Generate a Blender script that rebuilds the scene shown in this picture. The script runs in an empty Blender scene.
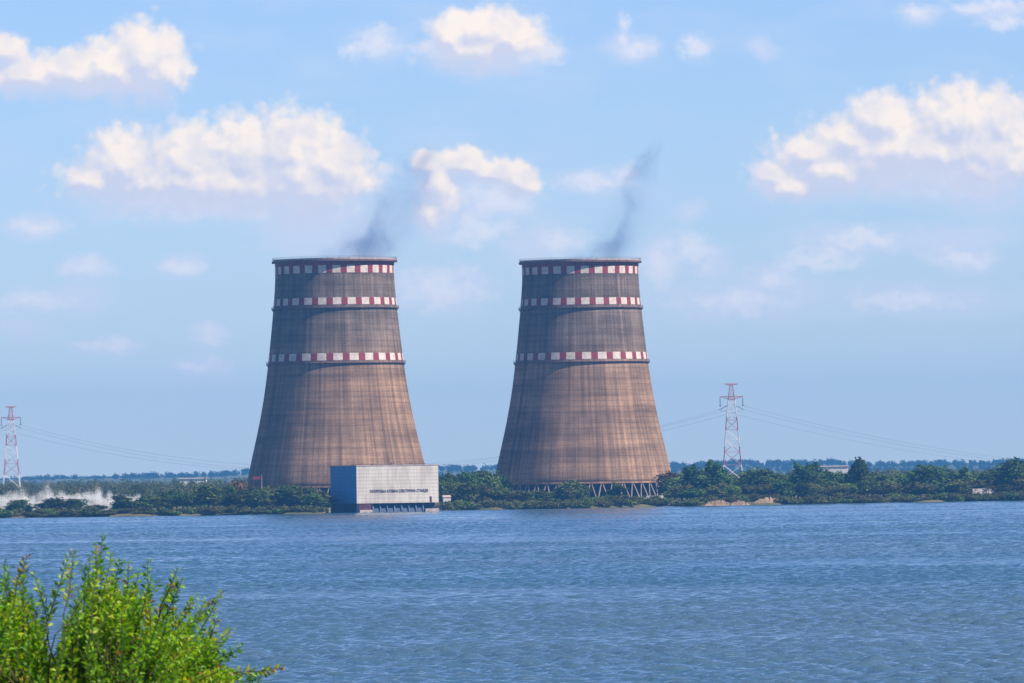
import bpy, bmesh, math, random
import numpy as np
from mathutils import Vector, Matrix

R = math.radians
random.seed(7)
rng = np.random.default_rng(11)
S = bpy.context.scene
COL = S.collection

# ------------------------------------------------------------------ camera
F = 7111.0                      # focal length in pixels (250 mm on 36 mm)
H = 20.0                        # eye height above the water
ROLL = R(0.85)
HOR = 475.0
PITCH = math.atan((HOR - 341.5) / F * math.cos(ROLL))
cam_d = bpy.data.cameras.new('camera')
cam = bpy.data.objects.new('camera', cam_d)
COL.objects.link(cam)
S.camera = cam
cam_d.sensor_width = 36.0
cam_d.lens = 36.0 * F / 1024.0
cam_d.clip_start = 1.0
cam_d.clip_end = 90000.0
fw = Vector((0, math.cos(PITCH), math.sin(PITCH)))
up0 = Vector((0, -math.sin(PITCH), math.cos(PITCH)))
rt0 = Vector((1, 0, 0))
rt = rt0 * math.cos(ROLL) - up0 * math.sin(ROLL)
up = rt0 * math.sin(ROLL) + up0 * math.cos(ROLL)
m = Matrix((rt, up, -fw)).transposed().to_4x4()
m.translation = Vector((0, 0, H))
cam.matrix_world = m
cam_d.dof.use_dof = True
cam_d.dof.focus_distance = 4300.0
cam_d.dof.aperture_fstop = 18.0


def dirv(px, py):
    return fw + rt * ((px - 512.0) / F) - up * ((py - 341.5) / F)


def at(px, py, Y):
    d = dirv(px, py)
    return Vector((0, 0, H)) + d * (Y / d.y)


def on_z(px, py, z=0.0):
    d = dirv(px, py)
    return Vector((0, 0, H)) + d * ((z - H) / d.z)


def hor(px):
    return HOR - (px - 512.0) * math.tan(ROLL)


# ------------------------------------------------------------------ helpers
def tag(o, label=None, cat=None, group=None, kind=None):
    if label: o['label'] = label
    if cat: o['category'] = cat
    if group: o['group'] = group
    if kind: o['kind'] = kind
    return o


def empty(name, loc, rz=0.0):
    o = bpy.data.objects.new(name, None)
    COL.objects.link(o)
    o.location = loc
    o.rotation_euler = (0, 0, rz)
    o.empty_display_size = 1.0
    return o


def copy_tree(o, parent=None):
    c = o.copy()
    COL.objects.link(c)
    if parent is not None:
        c.parent = parent
    for ch in list(o.children):
        copy_tree(ch, c)
    return c


class MB:
    def __init__(self):
        self.v, self.f, self.n = [], [], 0

    def add(self, verts, faces):
        b = self.n
        self.v.extend([tuple(p) for p in verts])
        self.f.extend([tuple(i + b for i in f) for f in faces])
        self.n += len(verts)

    def box(self, x0, x1, y0, y1, z0, z1):
        self.add([(x0, y0, z0), (x1, y0, z0), (x1, y1, z0), (x0, y1, z0),
                  (x0, y0, z1), (x1, y0, z1), (x1, y1, z1), (x0, y1, z1)],
                 [(3, 2, 1, 0), (4, 5, 6, 7), (0, 1, 5, 4), (1, 2, 6, 5), (2, 3, 7, 6), (3, 0, 4, 7)])

    def bar(self, a, b, r0, r1=None, n=4):
        r1 = r0 if r1 is None else r1
        a, b = Vector(a), Vector(b)
        d = (b - a)
        if d.length < 1e-6: return
        d.normalize()
        s = d.orthogonal().normalized()
        t = d.cross(s)
        vs = []
        for p, r in ((a, r0), (b, r1)):
            for k in range(n):
                an = 2 * math.pi * (k + .5) / n
                vs.append(p + (s * math.cos(an) + t * math.sin(an)) * r)
        fs = [(k, (k + 1) % n, n + (k + 1) % n, n + k) for k in range(n)]
        fs += [tuple(range(n - 1, -1, -1)), tuple(range(n, 2 * n))]
        self.add(vs, fs)

    def tube(self, pts, rad, n=5):
        pts = [Vector(p) for p in pts]
        rings = []
        ref = Vector((0.31, 0.87, 0.4))
        for i, p in enumerate(pts):
            d = (pts[min(i + 1, len(pts) - 1)] - pts[max(i - 1, 0)]).normalized()
            s = d.cross(ref).normalized()
            t = d.cross(s)
            r = rad[i] if hasattr(rad, '__len__') else rad
            rings.append([p + (s * math.cos(2 * math.pi * k / n) + t * math.sin(2 * math.pi * k / n)) * r for k in range(n)])
        vs = [v for ring in rings for v in ring]
        fs = []
        for i in range(len(pts) - 1):
            for k in range(n):
                fs.append((i * n + k, i * n + (k + 1) % n, (i + 1) * n + (k + 1) % n, (i + 1) * n + k))
        fs += [tuple(range(n - 1, -1, -1)), tuple((len(pts) - 1) * n + k for k in range(n))]
        self.add(vs, fs)

    def lathe(self, prof, seg=96, closed=False):
        n = len(prof)
        vs, fs = [], []
        for k in range(seg):
            a = 2 * math.pi * k / seg
            for r, z in prof:
                vs.append((r * math.cos(a), r * math.sin(a), z))
        for k in range(seg):
            k2 = (k + 1) % seg
            for i in range(n if closed else n - 1):
                j = (i + 1) % n
                fs.append((k * n + i, k2 * n + i, k2 * n + j, k * n + j))
        self.add(vs, fs)

    def build(self, name, mat, parent=None, smooth=False):
        me = bpy.data.meshes.new(name)
        me.from_pydata(self.v, [], self.f)
        if smooth:
            me.polygons.foreach_set('use_smooth', [True] * len(me.polygons))
        me.update()
        return link(name, me, mat, parent)


def link(name, me, mat, parent=None):
    o = bpy.data.objects.new(name, me)
    COL.objects.link(o)
    if mat is not None and len(me.materials) == 0:
        me.materials.append(mat)
    if parent is not None:
        o.parent = parent
    return o


def np_mesh(name, verts, faces, tint=None):
    """quads or tris from numpy arrays, with an optional per-vertex tint attribute"""
    me = bpy.data.meshes.new(name)
    nv, nf, k = len(verts), len(faces), faces.shape[1]
    me.vertices.add(nv)
    me.vertices.foreach_set('co', np.ascontiguousarray(verts, dtype=np.float32).ravel())
    me.loops.add(nf * k)
    me.loops.foreach_set('vertex_index', np.ascontiguousarray(faces, dtype=np.int32).ravel())
    me.polygons.add(nf)
    me.polygons.foreach_set('loop_start', np.arange(nf, dtype=np.int32) * k)
    if tint is not None:
        a = me.attributes.new('tint', 'FLOAT', 'POINT')
        a.data.foreach_set('value', np.ascontiguousarray(tint, dtype=np.float32))
    me.update(calc_edges=True)
    me.validate()
    return me


# ------------------------------------------------------------------ node helpers
class NT:
    def __init__(self, tree):
        self.t = tree
        self.L = tree.links

    def n(self, typ, **kw):
        nd = self.t.nodes.new(typ)
        for k, v in kw.items():
            setattr(nd, k, v)
        return nd

    def put(self, sock, val):
        if isinstance(val, bpy.types.NodeSocket):
            self.L.new(val, sock)
        else:
            sock.default_value = val

    def math(self, op, a, b=0.0, c=None, clamp=False):
        nd = self.n('ShaderNodeMath', operation=op, use_clamp=clamp)
        self.put(nd.inputs[0], a)
        self.put(nd.inputs[1], b)
        if c is not None: self.put(nd.inputs[2], c)
        return nd.outputs[0]

    def vec(self, op, a, b=(0, 0, 0), c=None, scale=None):
        nd = self.n('ShaderNodeVectorMath', operation=op)
        self.put(nd.inputs[0], a)
        self.put(nd.inputs[1], b)
        if c is not None: self.put(nd.inputs[2], c)
        if scale is not None: self.put(nd.inputs['Scale'], scale)
        return nd.outputs['Value'] if op in ('LENGTH', 'DISTANCE', 'DOT_PRODUCT') else nd.outputs[0]

    def mapr(self, v, a, b, c=0.0, d=1.0, interp='SMOOTHSTEP'):
        nd = self.n('ShaderNodeMapRange', interpolation_type=interp)
        for i, x in enumerate((v, a, b, c, d)):
            self.put(nd.inputs[i], x)
        return nd.outputs[0]

    def mix(self, fac, a, b, blend='MIX'):
        nd = self.n('ShaderNodeMix', data_type='RGBA', blend_type=blend)
        self.put(nd.inputs[0], fac)
        for s, v in ((nd.inputs[6], a), (nd.inputs[7], b)):
            self.put(s, v if isinstance(v, bpy.types.NodeSocket) else tuple(v)[:3] + (1.0,))
        return nd.outputs[2]

    def noise(self, vec, scale, detail=4.0, rough=0.55, dist=0.0, lac=2.0):
        nd = self.n('ShaderNodeTexNoise')
        self.put(nd.inputs['Vector'], vec)
        nd.inputs['Scale'].default_value = scale
        nd.inputs['Detail'].default_value = detail
        nd.inputs['Roughness'].default_value = rough
        nd.inputs['Distortion'].default_value = dist
        nd.inputs['Lacunarity'].default_value = lac
        return nd.outputs[0]


def new_mat(name):
    mt = bpy.data.materials.new(name)
    mt.use_nodes = True
    mt.node_tree.nodes.clear()
    nt = NT(mt.node_tree)
    out = nt.n('ShaderNodeOutputMaterial')
    return mt, nt, out


def pbsdf(nt, out, col, rough=0.8, spec=0.3):
    b = nt.n('ShaderNodeBsdfPrincipled')
    nt.put(b.inputs['Base Color'], col if isinstance(col, bpy.types.NodeSocket) else tuple(col) + (1.0,))
    nt.put(b.inputs['Roughness'], rough)
    b.inputs['Specular IOR Level'].default_value = spec
    nt.L.new(b.outputs[0], out.inputs[0])
    return b


def plain(name, col, rough=0.8, var=0.25, scale=0.4, spec=0.3):
    mt, nt, out = new_mat(name)
    tc = nt.n('ShaderNodeTexCoord').outputs['Object']
    n1 = nt.noise(tc, scale, 5)
    f = nt.mapr(n1, 0.3, 0.7, 1.0 - var, 1.0 + var)
    c = nt.vec('SCALE', nt.mix(0.0, col, col), scale=f)
    pbsdf(nt, out, c, rough, spec)
    return mt


# ------------------------------------------------------------------ materials
SHELL_BANDS = []


def mat_concrete_shell():
    mt, nt, out = new_mat('stained_shell_concrete')
    tc = nt.n('ShaderNodeTexCoord').outputs['Object']
    sx = nt.n('ShaderNodeSeparateXYZ'); nt.L.new(tc, sx.inputs[0])
    oi = nt.n('ShaderNodeObjectInfo').outputs['Random']
    ang = nt.math('ARCTAN2', sx.outputs[1], sx.outputs[0])
    off = nt.math('MULTIPLY', oi, 40.0)
    # streaks run along the shell
    def ring(ka, kz):
        cb = nt.n('ShaderNodeCombineXYZ')
        nt.put(cb.inputs[0], nt.math('MULTIPLY', nt.math('COSINE', ang), ka))
        nt.put(cb.inputs[1], nt.math('MULTIPLY', nt.math('SINE', ang), ka))
        nt.put(cb.inputs[2], nt.math('ADD', nt.math('MULTIPLY', sx.outputs[2], kz), off))
        return cb.outputs[0]
    streak = nt.noise(ring(24, 0.010), 1.0, 5, 0.6)
    streak2 = nt.noise(ring(7, 0.014), 1.0, 4, 0.6)
    pours = nt.noise(ring(0.7, 0.16), 1.0, 4, 0.65)
    blot = nt.noise(ring(3.0, 0.045), 1.0, 5, 0.6)
    fine = nt.noise(ring(60, 0.9), 1.0, 3, 0.7)
    zz = sx.outputs[2]
    grey = nt.mapr(nt.math('ADD', zz, nt.math('MULTIPLY', nt.math('SUBTRACT', blot, 0.5), 30.0)), 74, 112)
    base = nt.mix(grey, (0.355, 0.220, 0.138), (0.23, 0.172, 0.140))
    k = nt.mapr(streak, 0.36, 0.66, 0.60, 1.2, 'LINEAR')
    k2 = nt.mapr(streak2, 0.3, 0.68, 0.74, 1.17, 'LINEAR')
    k3 = nt.mapr(pours, 0.34, 0.64, 0.62, 1.18, 'LINEAR')
    k4 = nt.mapr(fine, 0.3, 0.7, 0.82, 1.15, 'LINEAR')
    k5 = nt.mapr(blot, 0.3, 0.66, 0.70, 1.18, 'LINEAR')
    # formwork joints: lift lines and rib lines of the cast panels
    lift = nt.math('PINGPONG', zz, 1.75)
    kl = nt.mapr(lift, 0.0, 0.55, 0.76, 1.0, 'LINEAR')
    ribs = nt.math('PINGPONG', nt.math('MULTIPLY', ang, 96 / math.pi / 2 * 1.0), 0.5)
    kr = nt.mapr(ribs, 0.0, 0.12, 0.86, 1.0, 'LINEAR')
    # streaks, pours, blotches and joints multiplied into one tone
    f = nt.math('MULTIPLY', nt.math('MULTIPLY', k, k2), nt.math('MULTIPLY', k3, nt.math('MULTIPLY', k4, k5)))
    f = nt.math('MULTIPLY', f, nt.math('MULTIPLY', kl, kr))
    c = nt.vec('SCALE', base, scale=f)
    b = pbsdf(nt, out, c, 0.92, 0.15)
    return mt


def mat_band():
    mt, nt, out = new_mat('red_and_white_band_paint')
    tc = nt.n('ShaderNodeTexCoord').outputs['Object']
    sx = nt.n('ShaderNodeSeparateXYZ'); nt.L.new(tc, sx.inputs[0])
    ang = nt.math('ARCTAN2', sx.outputs[1], sx.outputs[0])
    u = nt.math('FRACT', nt.math('ADD', nt.math('MULTIPLY', ang, 26 / (2 * math.pi)), 13.55))
    w = nt.math('LESS_THAN', u, 0.57)
    n1 = nt.noise(tc, 0.5, 5, 0.65)
    n2 = nt.noise(nt.vec('MULTIPLY', tc, (1.2, 1.2, 0.08)), 1.0, 4, 0.6)
    white = nt.mix(nt.mapr(n1, 0.35, 0.7), (0.74, 0.65, 0.57), (0.52, 0.44, 0.38))
    white = nt.mix(nt.mapr(n2, 0.55, 0.75, 0, 0.55), white, (0.42, 0.33, 0.28))
    red = nt.mix(nt.mapr(n1, 0.35, 0.7), (0.29, 0.036, 0.045), (0.18, 0.036, 0.045))
    c = nt.mix(w, red, white)
    pbsdf(nt, out, c, 0.75, 0.3)
    return mt


def mat_foliage(name, dark, light, trans=0.25, var=0.35):
    mt, nt, out = new_mat(name)
    at_ = nt.n('ShaderNodeAttribute', attribute_name='tint').outputs['Fac']
    oi = nt.n('ShaderNodeObjectInfo').outputs['Random']
    c = nt.mix(at_, dark, light)
    f = nt.mapr(oi, 0, 1, 1 - var, 1 + var, 'LINEAR')
    c = nt.vec('SCALE', c, scale=f)
    hs = nt.n('ShaderNodeHueSaturation')
    nt.put(hs.inputs['Hue'], nt.mapr(oi, 0, 1, 0.475, 0.52, 'LINEAR'))
    nt.put(hs.inputs['Saturation'], 1.0)
    nt.put(hs.inputs['Color'], c)
    d = nt.n('ShaderNodeBsdfDiffuse'); nt.put(d.inputs[0], hs.outputs[0])
    t = nt.n('ShaderNodeBsdfTranslucent'); nt.put(t.inputs[0], hs.outputs[0])
    mx = nt.n('ShaderNodeMixShader'); mx.inputs[0].default_value = trans
    nt.L.new(d.outputs[0], mx.inputs[1]); nt.L.new(t.outputs[0], mx.inputs[2])
    nt.L.new(mx.outputs[0], out.inputs[0])
    return mt


M = {}
M['shell'] = mat_concrete_shell()
M['band'] = mat_band()
M['gallery'] = plain('dark_gallery_steel', (0.16, 0.085, 0.085), 0.7)
M['rim'] = plain('pale_rim_concrete', (0.42, 0.34, 0.31), 0.8)
M['concrete'] = plain('grey_concrete', (0.46, 0.37, 0.32), 0.9)
M['leg_concrete'] = plain('leg_concrete', (0.27, 0.22, 0.20), 0.9)
M['inner'] = plain('dark_shade_infill', (0.02, 0.022, 0.028), 0.9)  # near-black colour stands in for the shade behind the tower legs
M['bark'] = plain('bark', (0.09, 0.065, 0.05), 0.9)
M['tree_mid'] = mat_foliage('tree_leaves', (0.024, 0.060, 0.012), (0.19, 0.25, 0.05))
M['tree_dark'] = mat_foliage('dark_tree_leaves', (0.014, 0.042, 0.012), (0.11, 0.175, 0.038))
M['tree_olive'] = mat_foliage('olive_shrub_leaves', (0.05, 0.065, 0.018), (0.19, 0.185, 0.055))
M['tree_brown'] = mat_foliage('dry_brown_leaves', (0.09, 0.055, 0.03), (0.2, 0.12, 0.065))
M['wood_far'] = mat_foliage('far_wood_leaves', (0.03, 0.05, 0.022), (0.17, 0.18, 0.07))
M['wood_ridge'] = mat_foliage('ridge_wood_leaves', (0.006, 0.014, 0.010), (0.022, 0.035, 0.018))

# ------------------------------------------------------------------ light and sky
SUN_EL, SUN_AZ = 49.0, 116.0     # azimuth from +Y (view direction) towards +X (right)
sd = bpy.data.lights.new('sun', 'SUN')
sun = bpy.data.objects.new('sun', sd)
COL.objects.link(sun)
sd.energy = 5.0
sd.angle = R(0.53)
sd.color = (1.0, 0.89, 0.75)
sv = Vector((math.cos(R(SUN_EL)) * math.sin(R(SUN_AZ)), math.cos(R(SUN_EL)) * math.cos(R(SUN_AZ)), math.sin(R(SUN_EL))))
sun.rotation_euler = sv.to_track_quat('Z', 'Y').to_euler()

W = bpy.data.worlds.new('World')
S.world = W
W.use_nodes = True
W.node_tree.nodes.clear()
nt = NT(W.node_tree)
wout = nt.n('ShaderNodeOutputWorld')
bg = nt.n('ShaderNodeBackground')
nt.L.new(bg.outputs[0], wout.inputs[0])
sky = nt.n('ShaderNodeTexSky', sky_type='NISHITA')
sky.sun_disc = False
sky.sun_elevation = R(SUN_EL)
sky.sun_rotation = R(SUN_AZ)
sky.altitude = 60
sky.air_density = 1.0
sky.dust_density = 0.0
sky.ozone_density = 3.0
SKY_STR = 0.066
SKY_TINT = (0.62, 0.82, 1.16)

gen = nt.n('ShaderNodeTexCoord').outputs['Generated']
sp = nt.n('ShaderNodeSeparateXYZ'); nt.L.new(gen, sp.inputs[0])
yy = nt.math('MAXIMUM', sp.outputs[1], 0.02)
U = nt.math('MULTIPLY', nt.math('DIVIDE', sp.outputs[0], yy), F)
V = nt.math('MULTIPLY', nt.math('DIVIDE', sp.outputs[2], yy), F)
cb = nt.n('ShaderNodeCombineXYZ')
nt.put(cb.inputs[0], U); nt.put(cb.inputs[1], V)
UV = cb.outputs[0]


def uv_of(px, py):
    d = dirv(px, py)
    return (F * d.x / d.y, F * d.z / d.y)


CRISP = [
    # upper left cloud
    (146, 60, 38, 34), (112, 68, 40, 25), (72, 72, 42, 21), (25, 74, 44, 17), (6, 50, 20, 17), (165, 70, 20, 20), (-40, 60, 50, 26),
    # long cloud
    (200, 180, 120, 26), (300, 178, 62, 34), (93, 180, 24, 16), (122, 163, 34, 30), (190, 162, 46, 36), (242, 156, 40, 36), (292, 154, 50, 40), (333, 168, 34, 36), (310, 188, 44, 26), (225, 186, 84, 24),
    # top centre cloud
    (452, 36, 26, 20), (482, 30, 34, 22), (510, 38, 30, 24), (475, 50, 40, 18),
    # arch cloud
    (428, 164, 16, 13), (462, 162, 30, 15), (494, 171, 24, 12), (522, 180, 19, 14), (440, 186, 20, 28), (430, 212, 14, 17),
    # right cloud
    (900, 150, 105, 34), (835, 168, 62, 20), (985, 150, 60, 34), (884, 122, 34, 26), (850, 140, 28, 18), (812, 152, 32, 14), (772, 174, 18, 12), (792, 186, 30, 14), (832, 172, 34, 16), (905, 148, 52, 26), (962, 122, 50, 34),
    (1002, 126, 26, 32), (975, 166, 32, 24), (935, 150, 44, 26), (1018, 166, 18, 14), (1075, 150, 44, 30),
]
WISP = [
    (374, 43, 26, 17), (352, 46, 14, 9), (425, 52, 24, 12), (624, 22, 10, 10), (621, 34, 8, 12), (638, 46, 24, 9), (1004, 24, 28, 9), (1000, 6, 60, 9), (918, 11, 18, 10),
    (388, 172, 14, 9), (540, 50, 26, 16), (590, 182, 40, 10), (622, 172, 16, 9), (770, 178, 22, 18), (695, 48, 14, 12),
    (660, 268, 22, 22), (772, 278, 24, 14), (208, 332, 18, 14), (38, 227, 30, 9), (88, 267, 30, 9), (182, 264, 26, 9), (500, 200, 46, 24), (950, 170, 80, 26), (215, 200, 110, 20),
    (440, 290, 50, 22), (690, 250, 26, 20), (735, 302, 60, 10), (30, 302, 44, 10), (560, 240, 30, 14), (900, 302, 60, 10), (480, 232, 40, 16), (820, 262, 50, 12),
    (860, 238, 60, 10), (960, 260, 40, 10), (110, 347, 40, 7), (200, 366, 30, 9),
]
SOFT = [
    (90, 82, 112, 15), (205, 190, 142, 38), (330, 200, 60, 30), (372, 180, 26, 18), (490, 52, 74, 28), (380, 46, 40, 20), (545, 50, 24, 14),
    (485, 200, 70, 40), (440, 210, 40, 40), (590, 182, 46, 16), (622, 172, 18, 11), (695, 48, 22, 16), (762, 50, 18, 13),
    (690, 212, 22, 13), (772, 278, 32, 20), (660, 262, 30, 36), (714, 270, 30, 24), (845, 240, 70, 18), (955, 240, 90, 20), (900, 165, 130, 46), (990, 190, 70, 34),
    (35, 227, 42, 14), (85, 268, 38, 16), (180, 264, 36, 13), (208, 332, 26, 20), (110, 347, 46, 10), (205, 366, 36, 14), (440, 290, 60, 34),
    (20, 330, 60, 16), (320, 225, 100, 30), (630, 48, 40, 16), (1000, 8, 60, 14), (920, 14, 28, 13), (960, 262, 40, 14), (60, 300, 80, 18),
    (330, 240, 90, 40), (760, 300, 160, 30), (930, 300, 110, 24), (540, 250, 50, 40),
]


def field(uv, puffs):
    acc = None
    for (px, py, a, b) in puffs:
        cu, cv = uv_of(px, py)
        a, b = a * 1.05, b * 1.10
        q = nt.vec('LENGTH', nt.vec('MULTIPLY_ADD', uv, (1 / a, 1 / b, 0), (-cu / a, -cv / b, 0)))
        if acc is None:
            acc = q
        else:
            nd = nt.n('ShaderNodeMath', operation='SMOOTH_MIN')
            nt.put(nd.inputs[0], acc); nt.put(nd.inputs[1], q); nd.inputs[2].default_value = 0.45
            acc = nd.outputs[0]
    return nt.math('SUBTRACT', 1.0, acc)


def warp(uv, scale, amp):
    nd = nt.n('ShaderNodeTexNoise')
    nt.put(nd.inputs['Vector'], uv)
    nd.inputs['Scale'].default_value = scale
    nd.inputs['Detail'].default_value = 6
    nd.inputs['Roughness'].default_value = 0.62
    w = nt.vec('MULTIPLY_ADD', nd.outputs['Color'], (amp, amp, 0), (-amp / 2, -amp / 2, 0))
    return nt.vec('ADD', uv, w)


def billow(uv, scale):
    nd = nt.n('ShaderNodeTexVoronoi', voronoi_dimensions='2D', feature='SMOOTH_F1')
    nt.put(nd.inputs['Vector'], uv)
    nd.inputs['Scale'].default_value = scale
    nd.inputs['Detail'].default_value = 1.2
    nd.inputs['Roughness'].default_value = 0.55
    nd.inputs['Smoothness'].default_value = 0.45
    return nt.math('SUBTRACT', 0.5, nd.outputs['Distance'])


def crisp_density(uv):
    w = warp(uv, 1 / 30.0, 17.0)
    f = field(w, CRISP)
    b1 = billow(w, 1 / 20.0)
    fb = nt.math('SUBTRACT', nt.noise(uv, 1 / 20.0, 6, 0.56), 0.5)
    return nt.math('ADD', f, nt.math('ADD', nt.math('MULTIPLY', b1, 0.42), nt.math('MULTIPLY', fb, 0.62)))


d0 = crisp_density(UV)
d1 = crisp_density(nt.vec('ADD', UV, (5.0, 7.5, 0)))
big0 = field(UV, CRISP)
big1 = field(nt.vec('ADD', UV, (7.0, 16.0, 0)), CRISP)
small = nt.mapr(nt.math('SUBTRACT', d0, d1), -0.36, 0.36, 0.0, 1.0, 'LINEAR')
large = nt.mapr(nt.math('SUBTRACT', big0, big1), -0.45, 0.55, 0.0, 1.0, 'LINEAR')
lit = nt.mapr(nt.math('ADD', nt.math('MULTIPLY', small, 0.5), nt.math('MULTIPLY', large, 0.62)), 0.28, 0.86, 0.0, 1.0, 'LINEAR')
mott = nt.mapr(nt.noise(UV, 1 / 34.0, 4, 0.5), 0.34, 0.62, 0.55, 1.0)
lit = nt.math('MULTIPLY', lit, mott)
edge = nt.mapr(large, 0.1, 0.55, 0.55, 0.22)
ac = nt.mapr(d0, nt.mapr(large, 0.1, 0.5, -0.70, -0.44), edge)
uw = warp(UV, 1 / 45.0, 30.0)
fs_ = nt.math('ADD', field(uw, SOFT), nt.math('MULTIPLY', nt.math('SUBTRACT', nt.noise(nt.vec('MULTIPLY', UV, (1, 1.7, 0)), 1 / 50.0, 7, 0.58), 0.5), 1.3))
as_ = nt.mapr(fs_, -0.2, 0.95, 0.0, 0.66)
# thin veil that covers the whole low sky
veil = nt.mapr(nt.noise(nt.vec('MULTIPLY', UV, (1, 2.6, 0)), 1 / 130.0, 6, 0.55), 0.42, 0.75, 0.0, 0.22)
skyc = nt.mix(1.0, nt.vec('SCALE', sky.outputs[0], scale=SKY_STR), SKY_TINT, 'MULTIPLY')
SOFT_COL = (0.52, 0.55, 0.67)
LIT_COL = (0.81, 0.71, 0.615)
SHADE_COL = (0.50, 0.515, 0.615)
c = nt.mix(veil, nt.vec('MULTIPLY', skyc, (1.46, 1.30, 1.33)), SOFT_COL)  # sky boosted and retinted inside the cloud window only
c = nt.mix(as_, c, SOFT_COL)
wf = nt.math('ADD', field(warp(UV, 1 / 30.0, 44.0), WISP), nt.math('MULTIPLY', nt.math('SUBTRACT', nt.noise(nt.vec('MULTIPLY', UV, (1, 1.5, 0)), 1 / 20.0, 7, 0.62), 0.5), 2.2))
aw = nt.mapr(wf, -0.25, 1.1, 0.0, 0.66)
c = nt.mix(aw, c, (0.66, 0.645, 0.68))
c = nt.mix(nt.math('MULTIPLY', ac, 0.96), c, nt.mix(lit, SHADE_COL, LIT_COL))
# clouds and a brightened sky fill the stretch ahead; the rest stays clear, dimmer
au = nt.mapr(nt.math('ABSOLUTE', U), 2000.0, 4200.0, 1.0, 0.0)
av = nt.mapr(nt.math('ABSOLUTE', nt.math('SUBTRACT', V, 300.0)), 1100.0, 2800.0, 1.0, 0.0)
fwd = nt.math('MULTIPLY', nt.math('MULTIPLY', au, av), nt.math('GREATER_THAN', sp.outputs[1], 0.6))
nt.put(bg.inputs[0], skyc)
bg.inputs[1].default_value = 1.0
bg2 = nt.n('ShaderNodeBackground')
nt.put(bg2.inputs[0], c)
wm = nt.n('ShaderNodeMixShader')
nt.put(wm.inputs[0], fwd)
nt.L.new(bg.outputs[0], wm.inputs[1]); nt.L.new(bg2.outputs[0], wm.inputs[2])
nt.L.new(wm.outputs[0], wout.inputs[0])
W.cycles.sampling_method = 'MANUAL'
W.cycles.sample_map_resolution = 512

# haze
def volume_mat(name, col, density, aniso=0.0, nodes=None):
    mt, n2, out = new_mat(name)
    pv = n2.n('ShaderNodeVolumePrincipled')
    pv.inputs['Color'].default_value = tuple(col) + (1,)
    pv.inputs['Density'].default_value = density
    pv.inputs['Anisotropy'].default_value = aniso
    n2.L.new(pv.outputs[0], out.inputs['Volume'])
    return mt, n2, pv


HAZE_D = 0.00004
hm, _, _ = volume_mat('pale_blue_haze', (0.14, 0.48, 1.0), HAZE_D)
hb = MB()
hb.box(-9000, 9000, -300, 19500, -9, 262)
haze = hb.build('haze', hm)
tag(haze, 'pale blue summer haze over the lake and far shore', 'haze', kind='stuff')

# ------------------------------------------------------------------ ground, water, shore
SHORE = [(-900, 536.0), (-300, 523), (0, 518.3), (130, 516.6), (230, 515.2), (322, 514.0), (334, 511.3), (436, 510.6), (446, 510.7), (570, 508.6), (660, 506.6),
         (700, 506.2), (830, 503.6), (930, 502.0), (1024, 500.6), (1300, 496.2), (1900, 487.0)]
shore_pts = [on_z(px, py) for px, py in SHORE]


def shore_y(x):
    for a, b in zip(shore_pts, shore_pts[1:]):
        if a.x <= x <= b.x:
            return a.y + (b.y - a.y) * (x - a.x) / (b.x - a.x)
    return shore_pts[0].y if x < shore_pts[0].x else shore_pts[-1].y


def mat_water():
    mt, n2, out = new_mat('lake_water')
    tc = n2.n('ShaderNodeTexCoord').outputs['Object']
    lane = n2.noise(n2.vec('MULTIPLY', tc, (0.005, 0.010, 1)), 1.0, 5, 0.6)
    murk = n2.noise(n2.vec('MULTIPLY', tc, (0.004, 0.0015, 1)), 1.0, 3, 0.5)
    rip = n2.noise(n2.vec('MULTIPLY', tc, (1.6, 0.7, 1)), 1.0, 4, 0.65)
    col = n2.mix(n2.mapr(murk, 0.35, 0.65), (0.036, 0.106, 0.180), (0.062, 0.118, 0.180))
    b = pbsdf(n2, out, col, 0.2, 0.5)
    b.inputs['IOR'].default_value = 1.33
    n2.put(b.inputs['Roughness'], n2.mapr(lane, 0.35, 0.68, 0.06, 0.16))
    bp = n2.n('ShaderNodeBump'); bp.inputs['Strength'].default_value = .5; bp.inputs['Distance'].default_value = .25
    n2.put(bp.inputs['Height'], rip)
    n2.L.new(bp.outputs[0], b.inputs['Normal'])
    return mt


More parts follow.
